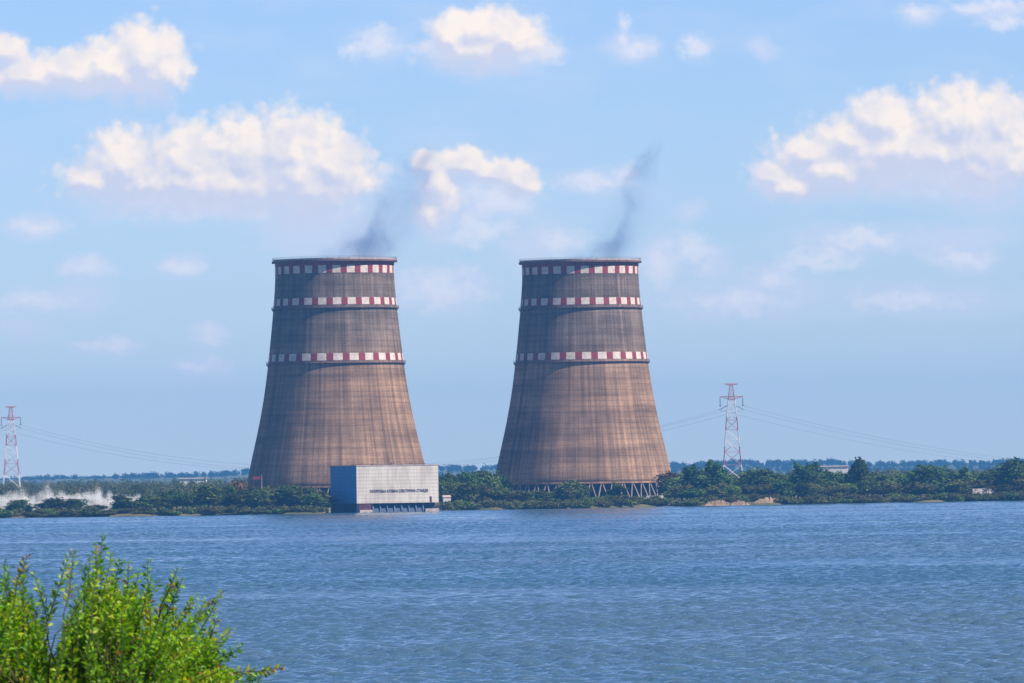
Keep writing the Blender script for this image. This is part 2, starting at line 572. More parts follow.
# real waves over the stretch of lake in sight: short crested wind sea, ruffled in lanes
def wave_sheet():
    rg = np.random.default_rng(4)
    ys = [600.0]
    while ys[-1] < 4420:
        ys.append(ys[-1] + 0.5 * (ys[-1] / 700.0) ** 0.8)
    ys = np.array(ys)
    nc = 470
    uu = np.linspace(-1, 1, nc)
    X = uu[None, :] * (0.094 * ys)[:, None]
    Y = np.repeat(ys[:, None], nc, 1)
    Y = Y + rg.uniform(-.2, .2, Y.shape)
    Z = np.zeros_like(X)
    dx = (0.188 * ys / nc)[:, None]
    dy = np.gradient(ys)[:, None]
    for i in range(38):
        lam = 1.5 * (6.6 / 1.5) ** rg.random()
        an = R(90 + 8) + rg.normal() * R(46)
        kx, ky = math.cos(an) * 2 * math.pi / lam, math.sin(an) * 2 * math.pi / lam
        amp = lam * 0.0125 * rg.uniform(.5, 1.2)
        fade = np.clip((lam / np.maximum(abs(kx) * lam / 6.283 * dx, abs(ky) * lam / 6.283 * dy) - 2.2) / 2.0, 0, 1)
        ph = kx * X + ky * Y + rg.random() * 6.283
        Z += amp * fade * (np.sin(ph) + .22 * np.cos(2 * ph))
    # gust lanes and calmer slicks
    g_ = np.zeros_like(X)
    for i in range(14):
        fx, fy = rg.normal() * .020, rg.normal() * .030
        g_ += np.sin(fx * X + fy * Y + rg.random() * 6.283)
    g_ = np.clip(1.0 + .085 * g_, .5, 1.4)
    Z *= g_
    v = np.stack([X, Y, Z], -1).reshape(-1, 3)
    nr_ = len(ys)
    i0 = (np.arange(nr_ - 1)[:, None] * nc + np.arange(nc - 1)[None, :]).reshape(-1, 1)
    f = np.concatenate([i0, i0 + 1, i0 + nc + 1, i0 + nc], 1)
    flat = np.array([(-9500, 60, -.7), (9500, 60, -.7), (9500, 9000, -.7), (-9500, 9000, -.7)], float)
    f = np.concatenate([f, np.array([[0, 1, 2, 3]]) + len(v)])
    v = np.concatenate([v, flat])
    me = np_mesh('water', v, f)
    me.polygons.foreach_set('use_smooth', np.ones(len(me.polygons), dtype=bool))
    return me


water = link('water', wave_sheet(), mat_water())
tag(water, kind='structure')


def mat_ground():
    mt, n2, out = new_mat('dry_grass_ground')
    tc = n2.n('ShaderNodeTexCoord').outputs['Object']
    a1 = n2.noise(tc, 0.02, 6, 0.6)
    a2 = n2.noise(tc, 0.35, 5, 0.6)
    c1 = n2.mix(n2.mapr(a1, 0.4, 0.62), (0.075, 0.085, 0.032), (0.17, 0.145, 0.075))
    c1 = n2.mix(n2.mapr(a2, 0.45, 0.7, 0, 0.5), c1, (0.06, 0.075, 0.03))
    pbsdf(n2, out, c1, 0.95, 0.1)
    return mt


M['ground'] = mat_ground()
def ridge_z(x):
    """height of the distant ridge, 17 km out, low on the left and higher behind the right tower"""
    base = float(np.interp(x, [-1300, -980, -680, -80, 450, 1220, 1500], [19, 21, 30, 34, 35, 25, 22]))
    return base + 2.2 * math.sin(x * .011 + .6) + 1.5 * math.sin(x * .027)


# far bank, flat land behind it and the low ridge: one sheet
rows = [(-6, -1.2), (0, 0.05), (3, 0.9), (9, 1.6), (30, 2.6), (200, 3.2), (1500, 5), (4600, 8), (9500, 9), (12000, 14), (12700, 100), (13300, 112), (16000, 118), (30000, 118)]
xs = sorted(set([p.x for p in shore_pts] + list(np.linspace(shore_pts[0].x, shore_pts[-1].x, 120)) + [-30000, -16000, -6000, 6000, 16000, 30000]))
vs, fs = [], []
for i, x in enumerate(xs):
    y0 = shore_y(x) + 4 * math.sin(x * 0.07) + 3 * math.sin(x * 0.19 + 1)
    for j, (dy, z) in enumerate(rows):
        zz = z if j < 9 else ridge_z(x * 17000.0 / (y0 + dy)) * z / 112.0
        vs.append((x, y0 + dy, zz))
nr = len(rows)
for i in range(len(xs) - 1):
    for j in range(nr - 1):
        fs.append((i * nr + j, (i + 1) * nr + j, (i + 1) * nr + j + 1, i * nr + j + 1))
g = MB(); g.add(vs, fs)
land = g.build('ground', M['ground'], smooth=True)
tag(land, kind='structure')


def ground_z(x, y):
    d = y - shore_y(x)
    zs = np.interp(d, [r[0] for r in rows], [r[1] for r in rows])
    if d > 1500: zs *= 1.0
    return float(zs)


# near bank below the camera
vs, fs = [], []
prof = [(-300, 18.4), (4, 18.3), (12, 17.4), (30, 15.6), (55, 14.2), (64, 14.0), (85, 9.5), (110, 2.5), (125, -0.6)]
xs2 = np.linspace(-400, 400, 81)
for x in xs2:
    for y, z in prof:
        vs.append((x, y + 3 * math.sin(x * 0.05) * (y > 70), z + (0.25 * math.sin(x * 0.31 + y) if 20 < y < 110 else 0)))
npf = len(prof)
for i in range(len(xs2) - 1):
    for j in range(npf - 1):
        fs.append((i * npf + j, (i + 1) * npf + j, (i + 1) * npf + j + 1, i * npf + j + 1))
g = MB(); g.add(vs, fs)
tag(g.build('near_bank', M['ground'], smooth=True), kind='structure')

# ------------------------------------------------------------------ cooling towers
GZ = 3.2


def spline(pts, n):
    zs = np.array([p[0] for p in pts]); rs = np.array([p[1] for p in pts])
    # smooth fit keeps the hyperbola free of kinks
    co = np.polyfit(zs, rs, 5)
    zz = np.linspace(zs[0], zs[-1], n)
    return zz, np.polyval(co, zz), co


PROF = [(11.6, 56.9), (18, 55.8), (26.0, 54.2), (38, 51.3), (50.9, 48.4), (62, 46.3), (73.4, 44.3), (89.1, 42.3), (103, 40.6), (122.8, 38.6), (128, 38.1),
        (143.4, 37.2), (152.6, 37.2)]
zz_, rr_, CO = spline(PROF, 70)


def rad(z):
    return float(np.polyval(CO, z))


def ring_prof(z0, z1, w0, w1):
    return [(rad(z0) + w0, z0), (rad(z0) + w1, z0), (rad(z1) + w1, z1), (rad(z1) + w0, z1)]


def make_tower():
    t = empty('cooling_tower', (0, 0, GZ))
    b = MB()
    outer = [(r, z) for r, z in zip(rr_, zz_)]
    inner = [(r - 0.9, z) for r, z in zip(rr_[::-1], zz_[::-1])]
    b.lathe(outer + inner, 192, True)
    b.build('shell', M['shell'], t, smooth=False).data.polygons.foreach_set('use_smooth', [True] * (192 * 140))
    top = zz_[-1]
    b = MB(); b.lathe(ring_prof(top - 1.5, top - 0.45, -0.5, 2.1), 128, True)
    rim = b.build('rim_gallery', M['gallery'], t)
    b = MB(); b.lathe(ring_prof(top - 0.45, top + 0.55, -0.9, 1.35), 128, True)
    b.build('rim_cap', M['rim'], rim)
    b = MB()
    for zr in (top + 1.0, top + 1.6):
        b.lathe([(rad(top) + 1.5, zr), (rad(top) + 1.6, zr), (rad(top) + 1.6, zr + .1), (rad(top) + 1.5, zr + .1)], 96, True)
    for k in range(72):
        a = 2 * math.pi * k / 72
        p = Vector(((rad(top) + 1.55) * math.cos(a), (rad(top) + 1.55) * math.sin(a), top - .3))
        b.bar(p, p + Vector((0, 0, 2.0)), 0.05)
    b.build('railing', M['gallery'], rim)
    for z0, z1 in ((143.9, 148.6), (124.2, 128.5), (89.4, 93.9)):
        b = MB(); b.lathe([(rad(z) + wv, z) for z, wv in ((z0, -.2), (z0, .12), ((z0 + z1) / 2, .12), (z1, .12), (z1, -.2))], 192, True)
        b.build('painted_band', M['band'], t)
    b = MB(); b.lathe([(rad(z) + .1, z) for z in (148.6, 151.2)] + [(rad(z) - .2, z) for z in (151.2, 148.6)], 128, True)
    b.build('red_collar', M['redpaint'], t)
    for z in (122.3, 87.9):
        b = MB(); b.lathe(ring_prof(z - 0.1, z + 0.35, -0.4, 1.25), 128, True)
        gl = b.build('gallery', M['gallery'], t)
        b = MB()
        for zr in (z + .9, z + 1.45):
            r0 = rad(z) + 1.12
            b.lathe([(r0, zr), (r0 + .09, zr), (r0 + .09, zr + .09), (r0, zr + .09)], 96, True)
        for k in range(72):
            a = 2 * math.pi * k / 72
            r0 = rad(z) + 1.16
            p = Vector((r0 * math.cos(a), r0 * math.sin(a), z + .3))
            b.bar(p, p + Vector((0, 0, 1.25)), 0.045)
            q = Vector((rad(z - 1.6) * math.cos(a), rad(z - 1.6) * math.sin(a), z - 1.6))
            b.bar(q, Vector((r0 * math.cos(a), r0 * math.sin(a), z - .05)), 0.09)
        b.build('railing', M['gallery'], gl)
    # ladder up the shaded flank
    b = MB()
    a = R(-148)
    ca, sa = math.cos(a), math.sin(a)
    tx, ty = -sa, ca
    zs = np.linspace(12.5, 150, 60)
    for s in (-.55, .55):
        b.tube([((rad(z) + .5) * ca + tx * s, (rad(z) + .5) * sa + ty * s, z) for z in zs], 0.16, 4)
    for z in np.arange(15, 150, 1.2):
        b.bar(((rad(z) + .5) * ca - tx * .55, (rad(z) + .5) * sa - ty * .55, z), ((rad(z) + .5) * ca + tx * .55, (rad(z) + .5) * sa + ty * .55, z), 0.07)
    b.build('ladder', M['gallery'], t)
    # lower ring beam and raking columns
    b = MB(); b.lathe([(55.4, 10.6), (57.1, 10.6), (57.0, 11.8), (55.4, 11.8)], 128, True)
    b.build('ring_beam', M['shell'], t)
    N = 50
    for k in range(N):
        for s in (-1, 1):
            a0 = 2 * math.pi * (k + 0.5 * 0) / N
            a1 = a0 + s * (math.pi / N) * 0.86
            b = MB()
            b.bar((56.3 * math.cos(a0 + s * .008), 56.3 * math.sin(a0 + s * .008), 10.7), (59.4 * math.cos(a1), 59.4 * math.sin(a1), 0.9), 0.42, 0.48, 6)
            b.build('leg', M['leg_concrete'], t)
    b = MB(); b.lathe([(57.9, -1.5), (61.6, -1.5), (61.6, 1.0), (57.9, 1.0)], 128, True)
    b.build('basin_wall', M['concrete'], t)
    b = MB(); b.lathe([(50.5, -1.0), (50.5, 11.4), (50.0, 11.4), (50.0, -1.0)], 64, True)  # dark cylinder added so the gaps between the legs read as shade
    b.build('inner_shade_wall', M['inner'], t)
    return t


M['redpaint'] = plain('faded_red_paint', (0.24, 0.045, 0.05), 0.7)
D1, D2 = 4444.0, 4540.0
tower = make_tower()
p1 = at(337.6, hor(337.6), D1)
tower.location = (p1.x, p1.y, GZ)
tag(tower, 'grey brown cooling tower standing behind the white waterside building', 'cooling tower', 'cooling towers')
tower2 = copy_tree(tower)
p2 = at(583.3, hor(583.3), D2)
tower2.location = (p2.x, p2.y, GZ)
tower2.rotation_euler = (0, 0, R(0.6))
tower2['label'] = 'cooling tower with bare slanted legs above the trees, nearer the red white pylon'

# ------------------------------------------------------------------ steam
def steam_mat(name, col, dens, scale, lo, hi, absorb=None, stretch=(1, 1, 1)):
    mt, n2, pv = volume_mat(name, col, dens, 0.0)
    tc = n2.n('ShaderNodeTexCoord').outputs['Object']
    n1 = n2.noise(n2.vec('MULTIPLY', tc, stretch), scale, 5, 0.65, 1.6)
    at_ = n2.mapr(n1, lo, hi, 0.0, dens)
    n2.put(pv.inputs['Density'], at_)
    if absorb: pv.inputs['Absorption Color'].default_value = tuple(absorb) + (1,)
    return mt


def blob_tube(pts, rads, n=20):
    b = MB(); b.tube(pts, rads, n); return b


def plume_mat(pts, rads):
    """wispy vapour that thins out away from the plume's own axis"""
    mt, n2, pv = volume_mat('thin_grey_steam', (0.34, 0.51, 0.84), 0.1)
    tc = n2.n('ShaderNodeTexCoord').outputs['Object']
    wn = n2.n('ShaderNodeTexNoise'); n2.put(wn.inputs['Vector'], tc)
    wn.inputs['Scale'].default_value = .045; wn.inputs['Detail'].default_value = 4
    tw_ = n2.vec('ADD', tc, n2.vec('MULTIPLY_ADD', wn.outputs['Color'], (14, 14, 14), (-7, -7, -7)))
    acc = None
    for p, r in zip(pts, rads):
        q = n2.math('DIVIDE', n2.vec('DISTANCE', tw_, tuple(p)), r * 1.1)
        if acc is None: acc = q
        else:
            nd = n2.n('ShaderNodeMath', operation='SMOOTH_MIN')
            n2.put(nd.inputs[0], acc); n2.put(nd.inputs[1], q); nd.inputs[2].default_value = .3
            acc = nd.outputs[0]
    fall = n2.mapr(acc, .15, 1.0, 1.0, 0.0)
    n1 = n2.mapr(n2.noise(tw_, .05, 5, .62, .8), .40, .72, .10, 1.0)
    n2.put(pv.inputs['Density'], n2.math('MULTIPLY', n2.math('MULTIPLY', fall, n1), .07))
    return mt


def plume(path, label, t):
    pts = [at(px, py, Y) for px, py, r, Y in path]
    rads = [r for px, py, r, Y in path]
    # dense resampling so the outline is soft
    P = [Vector(p) for p in pts]
    fine, fr = [], []
    for i in range(len(P) - 1):
        for k in range(5):
            s = k / 5
            fine.append(P[i].lerp(P[i + 1], s)); fr.append(rads[i] * (1 - s) + rads[i + 1] * s)
    fine.append(P[-1]); fr.append(rads[-1])
    org = fine[0].copy()
    hb_ = bmesh.new()
    for q, r in zip(P, rads):
        bmesh.ops.create_icosphere(hb_, subdivisions=2, radius=r * 1.2, matrix=Matrix.Translation(q - org))
    res = bmesh.ops.convex_hull(hb_, input=hb_.verts[:])
    bmesh.ops.delete(hb_, geom=list({g for g in res['geom_interior'] + res['geom_unused'] if isinstance(g, bmesh.types.BMVert)}), context='VERTS')
    hull = [f for f in hb_.faces]
    keep = set(f for f in res['geom'] if isinstance(f, bmesh.types.BMFace) and f.is_valid)
    bmesh.ops.delete(hb_, geom=[f for f in hull if f not in keep], context='FACES_ONLY')
    bmesh.ops.recalc_face_normals(hb_, faces=hb_.faces[:])
    me = bpy.data.meshes.new('steam_plume')
    hb_.to_mesh(me); hb_.free()
    o = link('steam_plume', me, plume_mat([q - org for q in fine[2::3]], fr[2::3]))
    o.location = org
    tag(o, label, 'steam plume', 'steam plumes over the cooling towers')
    return o


plume([(318, 262, 10, D1), (345, 260, 17, D1), (368, 246, 20, D1), (386, 228, 20, D1 - 5), (398, 208, 19, D1 - 8), (409, 188, 17, D1 - 10), (418, 170, 14, D1 - 10), (426, 154, 8, D1)],
      'slanting blue grey steam drifting off the tower behind the white building', 0)
plume([(568, 264, 9, D2), (592, 262, 15, D2), (613, 249, 15, D2), (623, 232, 16, D2 - 4), (631, 212, 15, D2 - 6), (637, 192, 14, D2 - 8), (643, 172, 12, D2 - 8), (651, 155, 9, D2), (660, 144, 4, D2)],
      'steep narrow blue grey steam over the tower nearer the pylon', 0)

# ------------------------------------------------------------------ waterside building
BY = 3985.0
bc = at(356.9, 508, BY)          # the corner that points at the camera
th = R(20)
bld = empty('waterside_building', (bc.x, bc.y, 0), th)
tag(bld, 'boxy white panelled building with blue end wall at the water', 'building')


def mat_siding(name, a, b_, rough=0.6):
    mt, n2, out = new_mat(name)
    tc = n2.n('ShaderNodeTexCoord').outputs['Object']
    sx = n2.n('ShaderNodeSeparateXYZ'); n2.L.new(tc, sx.inputs[0])
    hz = n2.math('PINGPONG', sx.outputs[2], 1.0)
    vx = n2.math('PINGPONG', sx.outputs[0], 3.05)
    k1 = n2.mapr(hz, 0.0, 0.30, 0.72, 1.0, 'LINEAR')
    k2 = n2.mapr(vx, 0.0, 0.14, 0.88, 1.0, 'LINEAR')
    n1 = n2.noise(n2.vec('MULTIPLY', tc, (0.16, 0.16, 0.05)), 1.0, 5, 0.6)
    n3 = n2.noise(n2.vec('MULTIPLY', tc, (1.3, 1.3, 0.06)), 1.0, 3, 0.6)
    c_ = n2.mix(n2.mapr(n1, 0.35, 0.65), a, b_)
    k3 = n2.mapr(n3, 0.3, 0.7, 0.86, 1.06)
    c_ = n2.vec('SCALE', c_, scale=n2.math('MULTIPLY', k3, n2.math('MULTIPLY', k1, k2)))
    pbsdf(n2, out, c_, rough, 0.3)
    return mt


L1, L2, ZB, ZT = 48.6, 46.0, 5.3, 26.5
M['white_siding'] = mat_siding('white_siding', (0.74, 0.66, 0.56), (0.58, 0.51, 0.43))
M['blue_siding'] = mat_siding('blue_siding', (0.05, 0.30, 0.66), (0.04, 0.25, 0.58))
M['navy'] = plain('dark_blue_steel', (0.015, 0.035, 0.085), 0.7)
M['maroon'] = plain('dark_red_brown_panel', (0.10, 0.035, 0.055), 0.8)
M['teal'] = plain('blue_painted_steel', (0.03, 0.11, 0.24), 0.6)
M['pier'] = plain('weathered_blue_grey_pier', (0.10, 0.15, 0.22), 0.8)
M['screen'] = plain('dark_blue_screen', (0.012, 0.045, 0.12), 0.6)
M['letter'] = plain('dark_lettering', (0.025, 0.02, 0.06), 0.6, 0.1)
b = MB(); b.box(0, L1, 0.0, 0.4, ZB, ZT); b.box(L1 - .4, L1, 0.4, L2, ZB, ZT); b.build('wall', M['white_siding'], bld)
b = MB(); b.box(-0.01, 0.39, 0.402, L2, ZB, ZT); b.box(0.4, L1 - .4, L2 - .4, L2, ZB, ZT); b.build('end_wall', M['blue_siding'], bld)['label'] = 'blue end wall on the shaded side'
rb = MB(); rb.box(0.4, L1 - .4, 0.4, L2 - .4, ZT - .6, ZT - .2)
roof = rb.build('roof', M['concrete'], bld)
b = MB(); b.box(-.15, L1 + .15, -.15, 0.0 - .003, ZT - .35, ZT + .25); b.box(-.15, -.013, 0.0, L2, ZT - .35, ZT + .25); b.box(L1 + .003, L1 + .15, 0, L2, ZT - .35, ZT + .25)
b.build('parapet', M['rim'], roof)
for x, y, s in ((12, 8, .8), (23, 6, 1.0), (35, 9, 0.9), (42, 5, .6)):
    b = MB(); b.bar((x, y, ZT - .2), (x, y, ZT + s), .5, .5, 10); b.bar((x, y, ZT + s), (x, y, ZT + s + .35), .85, .2, 10)
    b.build('roof_vent', M['gallery'], roof)
# raised basement: piers with open bays on the water
b = MB(); b.box(0.5, L1 - .5, 5.0, L2 - .5, -2, ZB); b.build('recessed_base', M['navy'], bld)
b = MB(); b.box(0, 1.2, 0.2, L2, -2, ZB - .003); b.build('side_base', M['navy'], bld)
b = MB(); b.box(1.3, 8.6, 0.2, 4.9, 1.7, ZB - .003); b.build('service_panel', M['maroon'], bld)
b = MB(); b.box(1.3, 8.8, -1.4, 4.9, -2, 1.65); b.build('concrete_apron', M['concrete'], bld)
b = MB(); b.box(L1 - 8.2, L1 - .2, -1.2, 4.9, -2, 1.9); b.build('concrete_apron', M['concrete'], bld)
for k in range(8):
    x = 9.6 + k * 4.25
    b = MB()
    b.add([(x, -.6, -2), (x + .7, -.6, -2), (x + .7, 4.9, -2), (x, 4.9, -2), (x, 1.6, ZB - .01), (x + .7, 1.6, ZB - .01), (x + .7, 4.9, ZB - .01), (x, 4.9, ZB - .01)],
          [(3, 2, 1, 0), (4, 5, 6, 7), (0, 1, 5, 4), (1, 2, 6, 5), (2, 3, 7, 6), (3, 0, 4, 7)])
    b.build('pier', M['pier'], bld)
    if k < 7:
        b = MB()
        b.add([(x + 1.0, .6, 0.2), (x + 3.9, .6, 0.2), (x + 3.9, 3.4, 5.4), (x + 1.0, 3.4, 5.4), (x + 1.0, .9, 0.1), (x + 3.9, .9, 0.1), (x + 3.9, 3.7, 5.3), (x + 1.0, 3.7, 5.3)],
              [(0, 1, 2, 3), (7, 6, 5, 4), (0, 4, 5, 1), (1, 5, 6, 2), (2, 6, 7, 3), (3, 7, 4, 0)])
        b.build('intake_screen', M['screen'], bld)
b = MB(); b.box(L1 - 5.3, L1 - 4.1, -.12, -.003, ZB + .2, ZB + 3.4)
door = b.build('door', M['maroon'], bld)
b = MB(); b.box(L1 - 6.0, L1 - 3.4, -1.2, -.13, ZB - .05, ZB + .12); b.build('landing', M['concrete'], door)
ft = bpy.data.curves.new('lettering', 'FONT')
ft.body = 'ЗАПОРІЗЬКА АТОМНА ЕЛЕКТРИЧНА СТАНЦІЯ'
ft.size = 2.3
ft.extrude = 0.06
ft.offset = 0.045
ft.align_x = 'CENTER'
txt = bpy.data.objects.new('lettering', ft)
COL.objects.link(txt)
bpy.context.view_layer.update()
tw = txt.dimensions.x
ft.materials.append(M['letter'])
_tm = bpy.data.meshes.new_from_object(txt.evaluated_get(bpy.context.evaluated_depsgraph_get()))
bpy.data.objects.remove(txt)
txt = link('lettering', _tm, M['letter'])
txt.parent = bld
txt.scale = (34.5 / max(tw, 1), 1.0, 1.0)
txt.rotation_euler = (R(90), 0, 0)
txt.location = (25.0, -0.08, 11.2)

# ------------------------------------------------------------------ pylons and lines
def mat_pylon():
    mt, n2, out = new_mat('red_and_white_pylon_paint')
    tc = n2.n('ShaderNodeTexCoord').outputs['Object']
    sx = n2.n('ShaderNodeSeparateXYZ'); n2.L.new(tc, sx.inputs[0])
    z = sx.outputs[2]
    def inb(a, b_): return n2.math('MULTIPLY', n2.math('GREATER_THAN', z, a), n2.math('LESS_THAN', z, b_))
    r_ = n2.math('ADD', n2.math('ADD', inb(24, 38), inb(50.5, 61)), inb(73.5, 95))
    c_ = n2.mix(r_, (0.72, 0.68, 0.70), (0.42, 0.15, 0.19))
    pbsdf(n2, out, c_, 0.6, 0.3)
    return mt


M['pylon'] = mat_pylon()
M['insul'] = plain('dark_insulator', (0.05, 0.055, 0.06), 0.4)
M['cable'] = plain('grey_conductor', (0.10, 0.105, 0.11), 0.5)


def make_pylon():
    t = empty('power_pylon', (0, 0, 0))
    def hw(z): return float(np.interp(z, [0, 30, 60, 72, 86], [9.0, 6.2, 4.0, 2.6, 1.0]))
    lv = [0, 12, 24, 34, 43, 51, 58.5, 65, 71]
    def corner(z, k):
        h = hw(z); return Vector((h * (1, 1, -1, -1)[k], h * (1, -1, -1, 1)[k], z))
    b = MB()
    for i in range(len(lv) - 1):
        z0, z1 = lv[i], lv[i + 1]
        for k in range(4):
            k2 = (k + 1) % 4
            b.bar(corner(z0, k), corner(z1, k), .25, .22)
            b.bar(corner(z1, k), corner(z1, k2), .16)
            b.bar(corner(z0, k), corner(z1, k2), .12)
            b.bar(corner(z0, k2), corner(z1, k), .12)
    b.build('lattice_mast', M['pylon'], t)
    b = MB()
    for k in range(4):
        b.bar(corner(71, k), corner(86, k), .3, .22)
        for z0, z1 in ((71, 74.5), (74.5, 78), (78, 82), (82, 86)):
            b.bar(corner(z0, k), corner(z1, (k + 1) % 4), .14)
            b.bar(corner(z1, k), corner(z1, (k + 1) % 4), .14)
    b.build('top_mast', M['pylon'], t)
    for zc, half, hh in ((86.2, 5.2, .9), (76.5, 8.8, 1.7)):
        b = MB()
        for s in (-1, 1):
            y = .8 * s
            b.bar((-half, y * .4, zc), (half, y * .4, zc), .26)
            for q in (-1, 1):
                b.bar((q * half, y * .3, zc), (0, y, zc - hh * 1.6), .22)
                n_ = 4
                for i in range(n_):
                    x0, x1 = q * half * i / n_, q * half * (i + .5) / n_
                    b.bar((x0, y * .4, zc), (x1, y * .5, zc - hh * 1.6 * (1 - (i + .5) / n_)), .13)
        b.build('crossarm', M['pylon'], t)
    for q in (-1, 1):
        b = MB()
        x = q * 8.7
        b.bar((x, 0, 76.3), (x, 0, 75.2), .12)
        for i in range(9):
            b.bar((x, 0, 75.2 - i * .62), (x, 0, 75.2 - i * .62 - .5), .36, .3, 8)
        b.bar((x - .9, 0, 69.4), (x + .9, 0, 69.4), .25)
        b.build('insulator', M['insul'], t)
        b = MB()
        a0, a1 = Vector((q * 1.6, 0, 70.4)), Vector((q * 9.5, 0, 66.3))
        b.bar(a0, a1, .12)
        for i in range(12):
            b.bar(a0.lerp(a1, .25 + .06 * i), a0.lerp(a1, .25 + .06 * i + .045), .3, .25, 8)
        b.build('strain_insulator', M['insul'], t)
    return t


py_ = make_pylon()
PR = at(732.5, 470, 5450.0); PL = at(11.5, 470, 6500.0)
def base_z(px, toppx, Y, h): return at(px, toppx, Y).z - h
py_.location = (PR.x, PR.y, base_z(732, 382.5, 5450, 87.2))
ang = math.atan2(PL.y - PR.y, PL.x - PR.x)
tag(py_, 'red and white lattice power pylon above trees beside the right tower', 'pylon', 'power pylons on the far shore')
pl2 = copy_tree(py_)
pl2.location = (PL.x, PL.y, base_z(11.5, 405.5, 6500, 87.2))
pl2['label'] = 'fainter lattice power pylon rising over white spray near the left edge'
pr_z = py_.location.z; pl_z = pl2.location.z


def cable(a, b, sag, label, r=0.10, n=40):
    bm_ = MB()
    pts = []
    for i in range(n + 1):
        s = i / n
        p = Vector(a).lerp(Vector(b), s)
        p.z -= 4 * sag * s * (1 - s)
        pts.append(p)
    bm_.tube(pts, r, 5)
    o = bm_.build('power_line', M['cable'], smooth=True)
    tag(o, label, 'power line', 'power lines between the pylons')
    return o


for dx, zc in ((-9.5, 66.3), (8.7, 69.4), (9.5, 66.3)):
    a = Vector((py_.location.x + dx, py_.location.y, pr_z + zc))
    b_ = Vector((pl2.location.x + dx, pl2.location.y, pl_z + zc))
    cable(a, b_, 43, 'thin sagging power line strung between the two pylons behind the towers', 0.06)
    e1 = at(1150, 474, 5600)
    cable(a, Vector((e1.x + dx, e1.y, e1.z + (zc - 69) * .6 + 1)), 9, 'thin power line running right from the pylon beside the tower', 0.06)
    e2 = at(-220, 470, 6900)
    cable(b_, Vector((e2.x + dx, e2.y, e2.z + (zc - 69) * .6)), 10, 'thin power line leaving the pylon toward the left edge', 0.06)

# ------------------------------------------------------------------ trees
def leaf_quads(cent, nrm, size, rg, squash=0.75):
    n = len(cent)
    rv = rg.normal(size=(n, 3))
    nn = nrm + rv * 0.75
    nn /= np.linalg.norm(nn, axis=1, keepdims=True)
    t1 = np.cross(nn, rg.normal(size=(n, 3))); t1 /= np.linalg.norm(t1, axis=1, keepdims=True)
    t2 = np.cross(nn, t1)
    s = size[:, None]
    k = squash
    v = np.stack([cent - t1 * s, cent - t2 * s * k + nn * s * .12, cent + t1 * s, cent + t2 * s * k + nn * s * .12], axis=1)
    return v.reshape(-1, 3)


def crown_mesh(name, lobes, nleaf, size, seed):
    """lobes: (x,y,z,rx,ry,rz); leaf clumps spread through each lobe, denser at its skin"""
    rg = np.random.default_rng(seed)
    vol = np.array([l[3] * l[4] * l[5] for l in lobes]) ** 0.67
    cnt = np.maximum((vol / vol.sum() * nleaf).astype(int), 12)
    C, N, T = [], [], []
    for l, n in zip(lobes, cnt):
        d = rg.normal(size=(n, 3)); d /= np.linalg.norm(d, axis=1, keepdims=True)
        bump = 1 + 0.16 * np.sin(d[:, 0] * 5 + seed) * np.cos(d[:, 1] * 6 + l[0]) + 0.1 * np.sin(d[:, 2] * 9 + l[1])
        r = (rg.random(n) ** 0.42) * bump
        C.append(d * r[:, None] * np.array(l[3:6]) + np.array(l[0:3])); N.append(d)
        T.append(np.clip(0.25 + 0.5 * rg.random(n) + 0.18 * rg.normal() + 0.12 * rg.normal(size=n), 0, 1))
    C = np.concatenate(C); N = np.concatenate(N); T = np.concatenate(T)
    keep = C[:, 2] > 0.25
    C, N, T = C[keep], N[keep], T[keep]
    sz = size * (0.6 + 0.8 * rg.random(len(C)))
    v = leaf_quads(C, N, sz, rg)
    f = np.arange(len(v)).reshape(-1, 4)
    return np_mesh(name, v, f, np.repeat(T, 4))


def lobes_round(rg, hgt, wid, n=9, base=0.18):
    out = []
    for i in range(n):
        a = rg.random() * 6.283
        rr = wid * .5 * (0.2 + 0.45 * rg.random())
        z = hgt * (base + 0.14 + 0.6 * rg.random())
        fall = 1 - max(0, (z / hgt - .55)) * 1.2
        s = wid * (0.17 + 0.12 * rg.random())
        out.append((rr * math.cos(a) * fall, rr * math.sin(a) * fall, z, s * 1.1, s * 1.1, s * (0.8 + .3 * rg.random())))
    out.append((0, 0, hgt * .5, wid * .3, wid * .3, hgt * .3))
    out.append((wid * .05, 0, hgt * .82, wid * .17, wid * .17, hgt * .17))
    return out


def lobes_tall(rg, hgt, wid, n=10):
    out = []
    for i in range(n):
        z = hgt * (0.16 + 0.72 * i / n)
        a = rg.random() * 6.283
        prof = math.sin(min(1, (0.18 + 0.82 * (z / hgt))) * math.pi) ** .7 + .18
        rr = wid * .22 * prof * rg.random() * 1.4
        s = wid * .26 * prof * (0.8 + .5 * rg.random())
        out.append((rr * math.cos(a), rr * math.sin(a), z, s, s, hgt * .13))
    out.append((0, 0, hgt * .9, wid * .1, wid * .1, hgt * .1))
    return out


def lobes_bush(rg, hgt, wid, n=7):
    out = []
    for i in range(n):
        a = rg.random() * 6.283
        rr = wid * .5 * (0.1 + 0.6 * rg.random())
        s = wid * (0.16 + .12 * rg.random())
        z = hgt * (0.2 + 0.4 * rg.random())
        out.append((rr * math.cos(a), rr * math.sin(a), z, s, s, min(hgt * .4, s)))
    out.append((0, 0, hgt * .4, wid * .3, wid * .3, hgt * .42))
    return out


